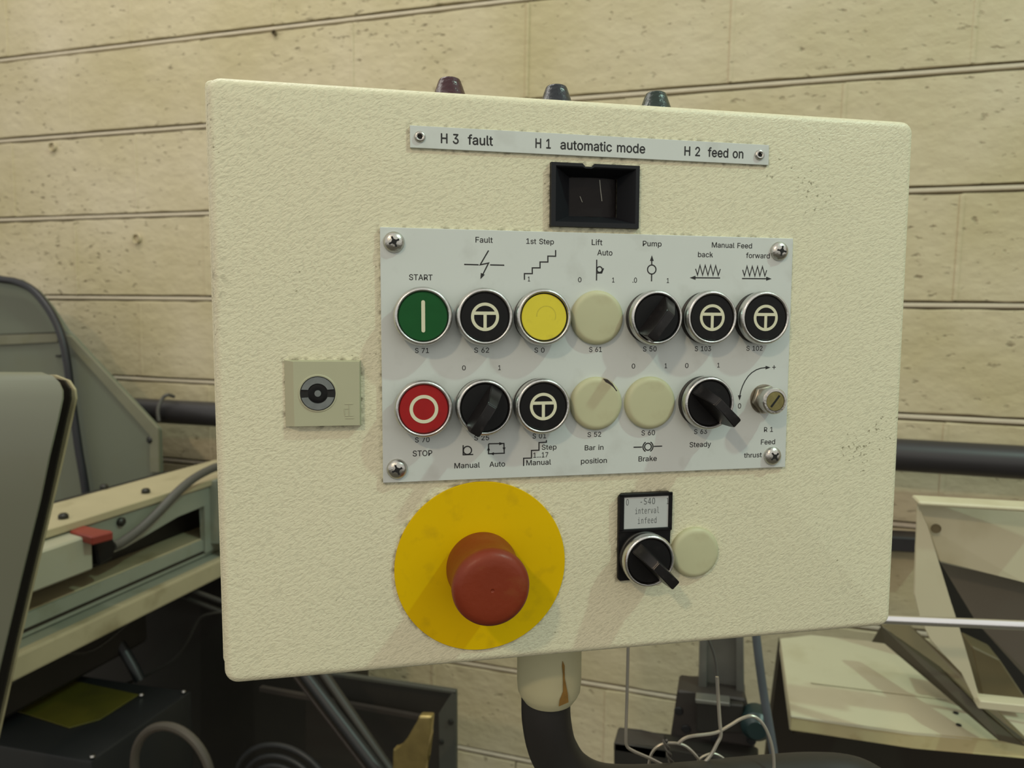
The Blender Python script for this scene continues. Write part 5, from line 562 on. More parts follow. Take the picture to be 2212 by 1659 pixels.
# --- push buttons and selector switches
def body_mesh(): return bm_lathe([(13.9, 0), (13.9, 1.2), (13.3, 1.6), (13.3, 4.6), (14.1, 5.2), (14.1, 5.6), (0, 5.6)], 56)
bez = bm_lathe([(12.9, 4.9), (14.0, 5.0), (14.4, 5.5), (14.45, 6.5), (14.35, 7.6), (14.0, 8.7), (13.45, 9.4), (12.95, 9.6), (12.5, 9.4), (12.2, 8.8), (12.15, 7.5)], 64)
bez_o = link('b', bez, M['chrome'], None, True, None, .001, 60); bez_me = bez_o.data; bpy.data.objects.remove(bez_o)
bo = link('b', body_mesh(), M['black_body'], None, True, None, .001, 40); body_me = bo.data; bpy.data.objects.remove(bo)
def cap_mesh(m, r=11.95, z=8.8):
    b_ = bm_lathe([(r, 7.2), (r, z - .35), (r - .35, z), (0, z)], 56)
    o = link('c', b_, m, None, True, None, .001, 25); me = o.data; bpy.data.objects.remove(o); return me
ring_me = link('r', bm_lathe([(12.15, 7.5), (12.15, 8.25), (11.0, 8.25)], 56), M['black'], None, True, None, .001, 50)
rg = ring_me.data; bpy.data.objects.remove(ring_me)
caps = {k: cap_mesh(M[k], 11.6 if k == 'yellow' else 11.95) for k in ('green', 'red', 'yellow', 'black')}
def t_emblem():
    b_ = bmesh.new(); z0, z1 = 8.75, 8.95
    stroke(circ(0, 0, 6.25, 48), 1.5, z0, z1, bm=b_, closed=True)
    bm_flat([(-5.6, 1.0), (5.6, 1.0), (5.4, 2.6), (-5.4, 2.6)], z0, z1 + .004, bm=b_); bm_flat([(-.8, -5.9), (.8, -5.9), (.8, 1.4), (-.8, 1.4)], z0, z1 + .008, bm=b_)
    return b_
eo = link('e', t_emblem(), M['emblem'], None, False, None, .001); t_me = eo.data; bpy.data.objects.remove(eo)
b_ = bm_flat([(0.9 * math.cos(math.radians(a)), 6.9 + .9 * math.sin(math.radians(a))) for a in range(0, 181, 20)] + [(0.9 * math.cos(math.radians(a)), -6.9 + .9 * math.sin(math.radians(a))) for a in range(180, 361, 20)], 8.75, 8.95)
eo = link('e', b_, M['emblem'], None, False, None, .001); i_me = eo.data; bpy.data.objects.remove(eo)
eo = link('e', stroke(circ(0, 0, 6.2, 48), 1.65, 8.75, 8.95, closed=True), M['emblem'], None, False, None, .001); o_me = eo.data; bpy.data.objects.remove(eo)
def button(u, v, cap, emb, lab, z=2.0):
    o = put('push_button', body_me, box, (u / 1000, v / 1000, z / 1000)); o['label'] = lab
    put('bezel', bez_me, o); put('cap', caps[cap], o); put('inner_ring', rg, o)
    if emb: put('emblem', emb, o)
    return o
# lever of a selector switch: pointer end towards +x, tall tail towards -x
def lever():
    b_ = bmesh.new()
    sec = [(-13.6, 17.5, 21.8, 3.1, 2.6), (-12.0, 8.6, 22.3, 3.7, 2.7), (-4, 8.6, 22.6, 3.9, 2.4), (2.8, 8.6, 22.4, 3.9, 2.4), (4.0, 8.6, 21.4, 3.9, 2.5), (11.6, 8.6, 9.6, 3.6, 3.2)]
    rings = [[b_.verts.new((x, -wb, zb)), b_.verts.new((x, -wt, zt)), b_.verts.new((x, wt, zt)), b_.verts.new((x, wb, zb))] for x, zb, zt, wb, wt in sec]
    for A, B_ in zip(rings, rings[1:]):
        for k in range(4): b_.faces.new((A[k], B_[k], B_[(k + 1) % 4], A[(k + 1) % 4]))
    b_.faces.new(rings[0]); b_.faces.new(rings[-1][::-1])
    bmesh.ops.bevel(b_, geom=[e for e in b_.edges], offset=.35, segments=2, affect='EDGES')
    return b_
lo = link('l', lever(), M['handle'], None, True, None, .001, 35); lev_me = lo.data; bpy.data.objects.remove(lo)
def selector(u, v, ang, lab, z=2.0):
    o = put('selector_switch', body_me, box, (u / 1000, v / 1000, z / 1000)); o['label'] = lab
    put('bezel', bez_me, o); put('inner_disc', caps['black'], o); h_ = put('lever', lev_me, o); h_.rotation_euler = (0, 0, math.radians(ang))
    return o
button(-52.5, 34.2, 'green', i_me, 'green start push button with white bar')
button(-22.1, 34.1, 'black', t_me, 'black push button under the fault symbol')
yb = button(8.0, 34.1, 'yellow', None, 'plain yellow push button under 1st Step')
M['dirty_yellow'] = mat('dirty_yellow_ring', (0.55, 0.47, 0.03), 0.5, var=.2, vscale=600)
link('wear_ring', stroke(circ(1.0, 0.6, 4.9, 18, -25, 185), .55, 8.80, 8.815), M['dirty_yellow'], yb, scale=.001)
selector(68.1, 34.0, 53, 'black selector switch under Pump')
button(98.9, 34.2, 'black', t_me, 'black push button under back arrow')
button(129.7, 34.2, 'black', t_me, 'black push button under forward arrow')
button(-52.5, -11.2, 'red', o_me, 'red stop push button with white ring')
selector(-22.2, -11.1, 58, 'black selector switch above Manual and Auto')
button(7.8, -11.1, 'black', t_me, 'black push button above Step 1...17 Manual')
selector(98.7, -11.1, 135, 'black selector switch above Steady')
# blanking plugs
pl = link('p', bm_lathe([(14.0, 0), (14.1, 1.4), (13.7, 2.4), (12.7, 3.2), (11.8, 3.45), (11.0, 3.5), (0, 3.5)], 56), M['plug'], None, True, None, .001, 50); pl_me = pl.data; bpy.data.objects.remove(pl)
for u, v, z, lab in ((38.0, 34.0, 2, 'beige blanking plug under Lift Auto'), (38.1, -10.9, 2, 'beige blanking plug above Bar in position with dirty rim'), (68.0, -11.1, 2, 'beige blanking plug above Brake'), (96.7, -95.1, 0, 'beige blanking plug beside the S40 switch')):
    o = put('blanking_plug', pl_me, box, (u / 1000, v / 1000, z / 1000)); o['label'] = lab
# worn rim on one plug
link('grime_patch', bm_flat([(41.2, 2.4), (43.6, 1.8), (46.4, -.6), (49.0, -4.3), (48.1, -4.5), (45.3, -2.0), (42.6, .3)], 5.0, 5.36), M['clamp'], box, scale=.001)['label'] = 'dark dirt on the rim of a plug'
# potentiometer spindle
bm = bmesh.new(); bm_lathe([(8.2, 0), (8.2, 0.6), (0, .6)], 30, bm=bm)
hx = [(8.0 * math.cos(math.radians(60 * k + 12)), 8.0 * math.sin(math.radians(60 * k + 12)), .6) for k in range(6)]
bm_prism(hx, (0, 0, 3.0), .5, 1, bm)
pot = link('potentiometer', bm, M['dark_steel'], box, True, (.1352, -.0104, .002), .001, 30); pot['label'] = 'round slotted metal potentiometer spindle with hex nut'
bm = bm_lathe([(6.2, 3.5), (6.2, 6.0), (6.9, 6.6), (7.1, 7.2), (7.1, 11.2), (6.5, 11.9), (5.4, 12.0), (5.2, 11.4), (0, 11.3)], 40)
link('collar', bm, M['steel'], pot, True, None, .001, 40)
bm = bm_lathe([(5.2, 11.2), (5.1, 11.8), (0, 11.9)], 30); link('spindle', bm, mat('oily_brass_spindle', (0.25, 0.22, 0.09), .4, .8, var=.4, vscale=300), pot, True, None, .001, 40)
bm = bm_box(-3.9, 3.9, -.55, .55, 11.5, 11.97); bmesh.ops.rotate(bm, cent=(0, 0, 0), matrix=Matrix.Rotation(math.radians(52), 3, 'Z'), verts=bm.verts); link('slot', bm, M['void'], pot, False, None, .001)

# --- emergency stop
bm = bm_lathe([(0, 0.05), (45.0, 0.05), (45.0, 1.0), (44.8, 1.2), (0, 1.2)], 120)
ds = link('yellow_disc', bm, M['disc'], box, True, (-.0225, -.0957, 0), .001, 40); ds['label'] = 'flat round yellow emergency stop disc'
bm = bm_lathe([(18.4, 1.0), (18.7, 4), (18.3, 10), (17.9, 18), (18.2, 25), (18.9, 28.5), (19.0, 31.0), (18.3, 33.4), (16.6, 35.1), (14.6, 35.8), (11, 35.95), (1.0, 36.05), (.8, 35.7), (0, 35.6)], 96)
es = link('emergency_stop', bm, M['estop'], box, True, (-.0225, -.0957, 0), .001, 60); es['label'] = 'faded red mushroom emergency stop head'

# --- S40 switch and label holder
bm = bmesh.new()
bm_prism([(x, y, 0.05) for x, y in [(52.0, -107.0), (53.2, -108.2), (80.9, -108.2), (81.3, -107.5), (81.3, -81.6), (82.4, -81.4), (82.4, -62.0), (80.7, -60.0), (53.6, -60.0), (51.8, -62.0)]], (0, 0, 2.6), .35, 1, bm)
ho = link('label_holder', bm, M['black'], box, True, None, .001, 30); ho['label'] = 'black label holder with grey S40 label'
bm = bmesh.new()
for a_ in ((52.0, 54.6, -80.6, -60.3), (80.0, 82.2, -80.6, -60.3), (52.0, 82.2, -62.0, -60.1), (52.0, 82.2, -81.2, -79.4)): bm_box(a_[0], a_[1], a_[2], a_[3], 2.3, 3.6, .3, 1, bm)
link('rim', bm, M['black'], ho, True, None, .001, 30)
lb = link('label_insert', bm_box(54.4, 80.2, -79.5, -61.8, 2.6, 2.95), M['label'], ho, scale=.001)
for s, t in (('O', (55.78,-66.44,57.20,3.42)), ('-S4O', (63.90,-66.35,72.26,3.43)), ('1', (79.02,-66.76,80.11,3.38)), ('interval', (61.05,-71.41,74.62,3.26)), ('infeed', (62.62,-76.87,73.29,3.32))):
    lettering(s, t, 2.95, ho, M['ink_grey'], 'M', 1.1, 0)
selector(66.4, -95.0, 135, 'black selector switch under the S40 label', 2.6)

# --- cam lock with cover plate
bm = bmesh.new()
bm_prism([(-119, -19.6, .05), (-82.9, -19.8, .05), (-82.7, 12.6, .05), (-119, 12.9, .05)], (0, 0, .6), bm=bm)
lk = link('cam_lock', bm, M['lockplate'], box, False, None, .001); lk['label'] = 'square grey-beige lock cover with round black insert'
bm = bmesh.new(); vs = {}
for nme, z, q in (('b', .6, [(-119, -19.6), (-83.2, -19.9), (-82.9, 12.5), (-119, 12.8)]), ('t', 3.6, [(-114.6, -19.2), (-83.6, -19.4), (-83.3, 12.0), (-114.6, 12.3)])): vs[nme] = [bm.verts.new((*p, z)) for p in q]
for k in range(4): bm.faces.new((vs['b'][k], vs['b'][(k + 1) % 4], vs['t'][(k + 1) % 4], vs['t'][k]))
bm.faces.new(vs['t']); bm.faces.new(vs['b'][::-1])
link('cover', bm, M['lockplate'], lk, False, None, .001)
LC = (-.1033, -.0033, .0036)
link('recess_ring', bm_lathe([(8.5, 0), (8.5, .12), (0, .12)], 48), M['void'], lk, False, LC, .001)
link('dish', bm_lathe([(9.3, 0.0), (9.0, .25), (8.4, .2)], 48), M['lockplate'], lk, True, LC, .001)
def half(s):
    pts = []
    a0, a1 = (14, 166) if s > 0 else (-14, -166)
    for k in range(25): a = math.radians(a0 + (a1 - a0) * k / 24); pts.append((7.9 * math.cos(a), 7.9 * math.sin(a) + (.1 if s > 0 else -.1)))
    b0, b1 = (158, 22) if s > 0 else (-158, -22)
    for k in range(19): a = math.radians(b0 + (b1 - b0) * k / 18); pts.append((4.9 * math.cos(a), 4.9 * math.sin(a)))
    return bm_flat(pts, .12, .75)
for s in (1, -1): link('insert', half(s), M['lockgrey'], lk, False, LC, .001)
link('key_socket', bm_lathe([(4.6, .13), (4.2, .3), (2.4, .18), (0, .18)], 32), M['black'], lk, True, LC, .001, 30)
link('key_pin', bm_lathe([(1.6, .15), (1.55, .9), (0, 1.0)], 24), M['lockgrey'], lk, True, LC, .001, 40)
bm = bmesh.new()
for a_, b_ in (((-90.6, -8.7), (-86.6, -8.7)), ((-90.6, -14.6), (-86.6, -14.6)), ((-90.4, -15.8), (-86.4, -15.8)), ((-88.6, -8.7), (-88.6, -14.6)), ((-90.8, -11.0), (-88.8, -11.0)), ((-90.8, -11.0), (-90.6, -14.0))): stroke([a_, b_], .3, 3.6, 3.78, bm=bm)
link('moulded_mark', bm, M['lockplate'], lk, False, None, .001)

# ------------------------------------------------------------------ support arm
arm = empty('support_arm', 'black bent tube with cream collar carrying the control box from below', 'support arm')
q0 = BO + BX * .0285 + BY * -.150 + BZ * -.055
bm = bmesh.new(); bm_lathe([(0, 0), (20.0, 0), (20.0, -43), (19.4, -49), (18.0, -52), (15.6, -55.5), (0, -55.5)], 48, bm=bm)
co = link('collar', bm, M['collar'], arm, True, None, .001, 30)
rotm = Matrix((BX, BZ * -1, BY)).transposed().to_4x4(); co.matrix_world = Matrix.Translation(q0 + BY * .0029) @ rotm
bm = bm_flat([(3.2, -19), (4.4, -22), (4.6, -30), (6.6, -40), (7.0, -45), (1.0, -47), (1.6, -43), (3.6, -38), (3.4, -27), (2.8, -22)], 0, .25)
st = link('rust_stain', bm, M['rust'], arm, False, None, .001)
st.matrix_world = Matrix.Translation(q0 + BZ * .0200) @ Matrix((BX, BY, BZ)).transposed().to_4x4()
path = [(-0.1031,0.4245,1.2792), (-0.1026,0.4230,1.2617), (-0.1015,0.4225,1.2436), (-0.0974,0.4260,1.2231), (-0.0869,0.4355,1.2022), (-0.0668,0.4526,1.1860), (-0.0267,0.4895,1.1713), (0.0273,0.5312,1.1620), (0.0764,0.5712,1.1507), (0.1093,0.5908,1.1420), (0.1302,0.6007,1.1249), (0.1383,0.6006,1.0994), (0.1411,0.5975,1.0591)]
link('tube', bm_tube(path, .0156, 28, 8), M['rubber'], arm, True, None, 1, 60)

# ------------------------------------------------------------------ behind, left: cabinet against the wall
cab = empty('sheet_metal_cabinet', 'grey-green sheet metal cabinet with sloping side against the block wall', 'cabinet', (0, 0, 0))
pts = [(-2.0011,1.4000,1.5913), (-1.8054,1.4000,1.5825), (-1.7430,1.4000,1.5754), (-1.6861,1.4000,1.5475), (-1.6429,1.4000,1.5072), (-1.5983,1.4000,1.4464), (-1.5724,1.4000,1.4296), (-1.3191,1.4000,1.2134), (-1.3192,1.4000,1.1025), (-1.3977,1.4000,0.7344), (-2.0786,1.4000,0.6392)]
link('side_panel', bm_prism(pts, (0, .014, 0), .002), M['cabinet'], cab)
link('flange', bm_prism([(-1.5897,1.4000,1.4385), (-1.5693,1.4000,1.4320), (-1.3148,1.4000,1.2181), (-1.3162,1.4000,1.1085), (-1.3427,1.4000,1.1064), (-1.3390,1.4000,1.2007), (-1.5850,1.4000,1.4154)], (0, -.006, 0), .001), M['cab_edge'], cab)
link('seam_strip', bm_prism([(-2.0149,1.4000,1.4219), (-1.6166,1.4000,1.4402), (-1.6179,1.4000,1.4181), (-2.0173,1.4000,1.3921)], (0, -.006, 0), .001), M['cab_edge'], cab)
link('seam_groove', bm_prism([(-2.0132,1.3990,1.4244), (-1.6092,1.3990,1.4439), (-1.6095,1.3990,1.4393), (-2.0136,1.3990,1.4195)], (0, -.004, 0)), M['gasket'], cab)
bt = link('bolt', bm_lathe([(0, 0), (.009, 0), (.009, .005), (.005, .009), (0, .009)], 12), M['bolt'], cab, True)
bt.location = (-1.3413,1.3990,1.1871); bt.rotation_euler = (math.pi / 2, 0, 0)
link('cable_hook', bm_tube([(-1.6266,1.3980,1.3829), (-1.5907,1.3800,1.3860), (-1.5699,1.3700,1.3940)], .003, 8), M['bolt'], cab, True)
cb = link('hanging_cable', bm_tube([(-1.8689,1.3760,1.5895), (-1.7750,1.3760,1.5741), (-1.7213,1.3760,1.5672), (-1.6692,1.3760,1.5478), (-1.6265,1.3760,1.5092), (-1.5963,1.3760,1.4663), (-1.5782,1.3760,1.4209), (-1.5668,1.3760,1.3617), (-1.5611,1.3760,1.3043), (-1.5531,1.3760,1.2353), (-1.5427,1.3760,1.1543), (-1.5293,1.3760,1.0732), (-1.5211,1.3760,1.0031), (-1.5186,1.3760,0.9082)], .0095, 12), M['black_cable'], None, True)
tag(cb, 'thick black cable looping over the grey-green cabinet edge', 'cable')

# pipes on the wall
bm = bm_tube([(-1.9, 1.53, 1.2335), (-.4, 1.53, 1.2435), (1.3, 1.53, 1.2455)], .0315, 24, 1)
tag(link('wall_pipe', bm, M['pipe'], None, True), 'thick black pipe running horizontally along the block wall', 'pipe')
bm = bm_tube([(-1.3828,1.4700,1.2206), (-1.3892,1.4750,1.2493), (-1.3891,1.4900,1.2751), (-1.3805,1.5000,1.2852), (-1.3784,1.5200,1.2785)], .0045, 8)
tag(link('pipe_tie', bm, M['cable'], None, True), 'thin dark tie looped over the wall pipe left of the control box', 'cable tie')
bm = bm_prism([(0.1999,1.5600,1.0673), (0.4093,1.5600,1.0770), (0.4112,1.5600,1.0464), (0.2015,1.5600,1.0363)], (0, .053, 0), .003)
tag(link('cable_duct', bm, M['pipe']), 'short dark duct on the wall between control box and cream chute', 'duct')

# ------------------------------------------------------------------ left: machine bed with rails
bed = empty('machine_bed', 'long oily cream machine bed with bolted top rail left behind the control box', 'machine', (0, 0, 0))
link('top_beam', bm_box(-1.155, -1.025, .72, 1.40, 1.115, 1.152, .002), M['bed'], bed)
link('beam_edge', bm_box(-1.027, -1.018, .72, 1.40, 1.140, 1.154, .0015), M['bed'], bed)
link('beam_side', bm_prism([(-1.024, .72, 1.14), (-1.024, 1.40, 1.14), (-1.024, 1.40, 1.0), (-1.024, 1.205, 1.0), (-1.024, 1.205, 1.102), (-1.024, 1.13, 1.098), (-1.024, 1.0, 1.076), (-1.024, .72, 1.065)], (-.012, 0, 0), .001), M['bed_grey'], bed)
link('inner_wall', bm_box(-1.30, -1.10, .72, 1.4, .95, 1.112), M['bed_dark'], bed)
link('step_ledge', bm_box(-1.10, -1.035, .72, 1.40, 1.010, 1.030, .002), M['bed'], bed)
link('step_side', bm_box(-1.036, -1.030, .72, 1.40, .992, 1.028, .001), M['bed_grey'], bed)
link('slide_groove', bm_box(-1.034, -1.0285, .72, 1.24, 1.0, 1.005), M['gasket'], bed)
link('low_ledge', bm_box(-1.10, -1.00, .72, 1.40, .972, .990, .002), M['bed_grey'], bed)
link('front_lip', bm_box(-1.004, -.985, .72, 1.40, .955, .992, .004, 2), M['bed'], bed)
for i, (x, y, p) in enumerate(((137,1116,'z'), (315,1061,'z'), (225,1052,'z'))):
    pass
bl = bm_lathe([(0, 0), (.008, 0), (.008, .005), (.005, .008), (0, .008)], 12); bl_o = link('bolt', bl, M['bolt'], bed, True)
bl_o.location = (-1.0543,0.9055,1.1530)
for q in ((-1.0600,1.0887,1.1530), (-1.1593,1.0873,1.1530)):
    o = bl_o.copy(); COL.objects.link(o); o.location = q
for q in ((-1.0220,0.9899,1.1267), (-1.0220,1.2422,1.1084)):
    o = bl_o.copy(); COL.objects.link(o); o.location = q; o.rotation_euler = (0, math.pi / 2, 0)
# cover unit on the bed
bm = bm_box(-1.075, -.98, .73, .893, 1.078, 1.137, .003)
tag(link('cover_unit', bm, M['unit']), 'pale rectangular cover box sitting on the machine bed beside the red plug', 'box')
pg = empty('cable_plug', 'red and black cable plug at the end of the pale cover box', 'plug', (0, 0, 0))
link('plug_top', bm_prism([(-1.0164,0.8829,1.1420), (-1.0232,0.9136,1.1420), (-0.9467,0.9025,1.1420), (-0.9548,0.8684,1.1420)], (0, 0, -.014), .002), M['redplug'], pg)
link('plug_face', bm_prism([(-0.9850,0.8961,1.1360), (-0.9850,0.9372,1.1296), (-0.9850,0.9339,1.1194), (-0.9850,0.8991,1.1235)], (-.03, 0, 0), .002), M['redplug'], pg)
link('plug_body', bm_prism([(-0.9830,0.8982,1.1247), (-0.9830,0.9358,1.1206), (-0.9830,0.9426,1.1009), (-0.9830,0.9360,1.0828), (-0.9830,0.9068,1.0774)], (-.05, 0, 0), .003), M['black'], pg)
bm = bm_tube([(-1.0000,0.9512,1.0964), (-1.0000,0.9690,1.0975), (-1.0000,1.0084,1.1085), (-1.0000,1.0527,1.1283), (-1.0000,1.1002,1.1537), (-1.0000,1.1440,1.1712), (-1.0000,1.1902,1.1803), (-1.0000,1.2318,1.1816), (-1.0000,1.3218,1.1701)], .0085, 12)
tag(link('plug_cable', bm, M['cable'], None, True), 'grey cable rising from the red plug to behind the control box', 'cable')
# post right of the bed
bm = bm_prism([(-1.0258,1.2200,1.1488), (-0.9684,1.2200,1.1632), (-0.9752,1.2200,0.8968), (-0.9984,1.2200,0.8937), (-0.9995,1.2200,1.0213), (-1.0298,1.2200,1.0141)], (0, .03, 0), .002)
post = link('end_post', bm, M['bed_grey'], bed)

# ------------------------------------------------------------------ near left: curved cream cover with gasket
nc = empty('machine_cover', 'large rounded cream machine cover with dark gasket at the left edge of the photo', 'machine cover', (0, 0, 0))
def yp(y): return y
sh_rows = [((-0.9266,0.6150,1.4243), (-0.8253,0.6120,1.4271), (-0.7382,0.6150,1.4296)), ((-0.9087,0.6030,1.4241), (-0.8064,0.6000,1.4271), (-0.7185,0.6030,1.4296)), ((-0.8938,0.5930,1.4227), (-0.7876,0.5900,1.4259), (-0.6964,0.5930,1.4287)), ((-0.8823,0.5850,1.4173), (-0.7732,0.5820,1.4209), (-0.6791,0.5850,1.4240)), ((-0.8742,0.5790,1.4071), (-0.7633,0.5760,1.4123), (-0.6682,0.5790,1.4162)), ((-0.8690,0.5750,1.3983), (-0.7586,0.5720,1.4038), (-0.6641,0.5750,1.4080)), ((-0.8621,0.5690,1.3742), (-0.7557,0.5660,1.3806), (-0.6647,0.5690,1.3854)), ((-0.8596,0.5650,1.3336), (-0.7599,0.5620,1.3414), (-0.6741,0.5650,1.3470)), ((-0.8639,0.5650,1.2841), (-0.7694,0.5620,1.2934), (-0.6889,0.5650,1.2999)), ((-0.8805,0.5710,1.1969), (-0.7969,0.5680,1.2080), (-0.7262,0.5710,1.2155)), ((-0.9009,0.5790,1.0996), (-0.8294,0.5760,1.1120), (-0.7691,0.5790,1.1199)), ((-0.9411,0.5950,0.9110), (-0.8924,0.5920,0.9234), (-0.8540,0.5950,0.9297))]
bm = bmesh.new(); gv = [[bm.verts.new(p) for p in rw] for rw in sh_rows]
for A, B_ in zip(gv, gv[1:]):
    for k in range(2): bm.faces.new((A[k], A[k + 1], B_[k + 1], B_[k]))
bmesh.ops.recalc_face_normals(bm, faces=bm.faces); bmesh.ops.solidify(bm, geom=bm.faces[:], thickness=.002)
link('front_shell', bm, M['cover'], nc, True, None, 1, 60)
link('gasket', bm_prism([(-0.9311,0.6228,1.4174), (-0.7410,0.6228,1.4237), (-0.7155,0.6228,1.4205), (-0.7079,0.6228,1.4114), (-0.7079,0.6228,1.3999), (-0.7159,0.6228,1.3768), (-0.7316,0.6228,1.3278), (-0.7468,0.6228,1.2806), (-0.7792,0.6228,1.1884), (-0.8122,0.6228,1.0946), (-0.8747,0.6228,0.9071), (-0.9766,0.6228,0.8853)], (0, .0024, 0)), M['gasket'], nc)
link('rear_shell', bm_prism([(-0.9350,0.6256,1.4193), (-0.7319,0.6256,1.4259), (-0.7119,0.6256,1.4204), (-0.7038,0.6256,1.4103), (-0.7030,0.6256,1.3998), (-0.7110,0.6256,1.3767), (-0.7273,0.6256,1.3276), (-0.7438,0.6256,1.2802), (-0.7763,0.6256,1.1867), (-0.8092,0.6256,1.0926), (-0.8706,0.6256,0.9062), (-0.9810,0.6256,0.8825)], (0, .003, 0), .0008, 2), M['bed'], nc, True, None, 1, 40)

# ------------------------------------------------------------------ dark machinery below
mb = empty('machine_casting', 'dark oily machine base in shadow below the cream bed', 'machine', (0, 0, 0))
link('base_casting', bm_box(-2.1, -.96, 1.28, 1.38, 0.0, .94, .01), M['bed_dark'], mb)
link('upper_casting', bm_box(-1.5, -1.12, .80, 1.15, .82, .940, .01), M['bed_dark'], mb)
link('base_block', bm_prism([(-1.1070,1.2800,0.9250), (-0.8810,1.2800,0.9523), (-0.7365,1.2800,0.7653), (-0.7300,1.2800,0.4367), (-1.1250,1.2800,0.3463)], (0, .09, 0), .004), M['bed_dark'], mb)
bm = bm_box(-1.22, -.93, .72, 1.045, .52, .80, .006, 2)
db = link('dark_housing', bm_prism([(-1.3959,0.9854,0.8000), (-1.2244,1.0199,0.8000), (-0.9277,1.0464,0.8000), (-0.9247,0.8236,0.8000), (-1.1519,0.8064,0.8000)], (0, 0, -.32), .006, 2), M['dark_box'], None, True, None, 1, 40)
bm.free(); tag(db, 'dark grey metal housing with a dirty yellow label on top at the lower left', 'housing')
lbp = link('yellow_label', bm_prism([(-1.1701,1.0024,0.8010), (-1.0059,1.0012,0.8010), (-1.0050,0.9157,0.8010), (-1.0323,0.8804,0.8010), (-1.1606,0.8912,0.8010)], (0, 0, .002), .0005), M['yellow_label'], db); lbp['label'] = 'dirty dark yellow label'
for q in ((-0.9995,1.0011,0.8030), (-0.9357,1.0345,0.8030), (-0.9296,0.8308,0.8030)):
    o = link('screw', bm_lathe([(0, 0), (.004, 0), (.003, .003), (0, .003)], 10), M['steel'], db, True); o.location = q
bm = bmesh.new()
cc = Vector((-0.7484,0.8000,0.8315)); 
bm_tube([cc + Vector((.068 * math.cos(a * math.pi / 12), 0, .072 * math.sin(a * math.pi / 12))) for a in range(0, 24)] + [cc + Vector((.068, 0, 0))], .0065, 10, 2, bm=bm)
wh = link('grey_ring', bm, M['ringm'], None, True); tag(wh, 'dull grey ring in front of the dark housing at bottom left', 'ring')
# thin dark hoses in the shadow
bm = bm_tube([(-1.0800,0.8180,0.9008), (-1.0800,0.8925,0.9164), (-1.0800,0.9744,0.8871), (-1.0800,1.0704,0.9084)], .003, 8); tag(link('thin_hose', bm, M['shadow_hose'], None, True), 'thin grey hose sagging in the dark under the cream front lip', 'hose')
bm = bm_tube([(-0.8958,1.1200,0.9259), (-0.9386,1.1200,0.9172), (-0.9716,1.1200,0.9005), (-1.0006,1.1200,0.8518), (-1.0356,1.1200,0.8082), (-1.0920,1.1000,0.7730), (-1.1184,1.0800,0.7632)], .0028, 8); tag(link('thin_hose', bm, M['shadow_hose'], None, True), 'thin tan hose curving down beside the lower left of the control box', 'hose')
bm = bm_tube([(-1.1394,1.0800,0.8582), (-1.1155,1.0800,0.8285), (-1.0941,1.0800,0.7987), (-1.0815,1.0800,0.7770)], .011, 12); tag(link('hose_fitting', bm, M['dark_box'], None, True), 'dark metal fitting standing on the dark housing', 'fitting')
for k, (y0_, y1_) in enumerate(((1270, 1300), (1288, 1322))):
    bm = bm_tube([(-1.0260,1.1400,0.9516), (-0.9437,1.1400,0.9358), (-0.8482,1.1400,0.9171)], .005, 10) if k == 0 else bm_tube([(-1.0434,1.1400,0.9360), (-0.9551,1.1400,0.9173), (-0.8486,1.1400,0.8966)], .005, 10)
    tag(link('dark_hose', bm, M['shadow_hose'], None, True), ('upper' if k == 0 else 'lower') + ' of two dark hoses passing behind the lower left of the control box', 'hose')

# ------------------------------------------------------------------ trough below the box
tr = empty('machine_trough', 'dark trough with grey end frame below the control box', 'trough', (0, 0, 0))
link('back_plate', bm_prism([(-0.7470,1.1400,0.8309), (-0.6561,1.1400,0.8258), (-0.4469,1.1400,0.8313), (-0.4448,1.1400,0.5732), (-0.7516,1.1400,0.5010)], (0, .012, 0), .001), M['bed_dark'], tr)
link('top_rail', bm_prism([(-0.6699,1.0800,0.8619), (-0.6216,1.0800,0.8630), (-0.4183,1.0800,0.8698), (-0.4183,1.0800,0.8641), (-0.6699,1.0800,0.8558)], (0, .010, 0), .001), M['frame_grey'], tr)
link('end_frame', bm_prism([(-0.4183,1.0800,0.8698), (-0.4155,1.0800,0.6234), (-0.4454,1.0800,0.6163), (-0.4492,1.0800,0.8241), (-0.4267,1.0800,0.8627)], (0, .010, 0), .001), M['frame_grey'], tr)
for y in (1554, 1596):
    o = link('bolt', bm_lathe([(0, 0), (.005, 0), (.004, .004), (0, .004)], 12), M['bolt'], tr, True); o.rotation_euler = (math.pi / 2, 0, 0)
    o.location = (-0.4263,1.0800,0.8142) if y == 1554 else (-0.4438,1.0800,0.7752)
link('inner_rail', bm_prism([(-0.8363,1.1200,0.7843), (-0.5032,1.1200,0.7870), (-0.5032,1.1200,0.7801), (-0.8365,1.1200,0.7759)], (0, .01, 0)), M['clamp'], tr)
for (a, b, r_, c_, lab) in (((-0.7177,1.0000,0.9356), (-0.5151,0.9800,0.7514), .0035, 'clamp', 'thin brown rod, leftmost of three slanting rods under the control box'), ((-0.6881,0.9900,0.9447), (-0.4888,0.9700,0.7635), .0105, 'dark_box', 'thick dark rod, middle of three slanting rods under the control box'), ((-0.6614,1.0100,0.9397), (-0.4808,0.9900,0.7522), .0085, 'shadow_hose', 'grey rod, rightmost of three slanting rods under the control box')):
    tag(link('slanting_rod', bm_tube([a, b], r_, 14, 1), M[c_], None, True), lab, 'rod')
bm = bm_prism([(-0.4575,0.9200,0.7955), (-0.4559,0.9200,0.8558), (-0.4423,0.9200,0.8570), (-0.4288,0.9200,0.8756), (-0.4192,0.9200,0.9011), (-0.4141,0.9200,0.9149), (-0.3935,0.9200,0.9180), (-0.3963,0.9200,0.8862), (-0.4042,0.9200,0.8502), (-0.4048,0.9200,0.8068)], (0, .014, 0), .0035, 3)
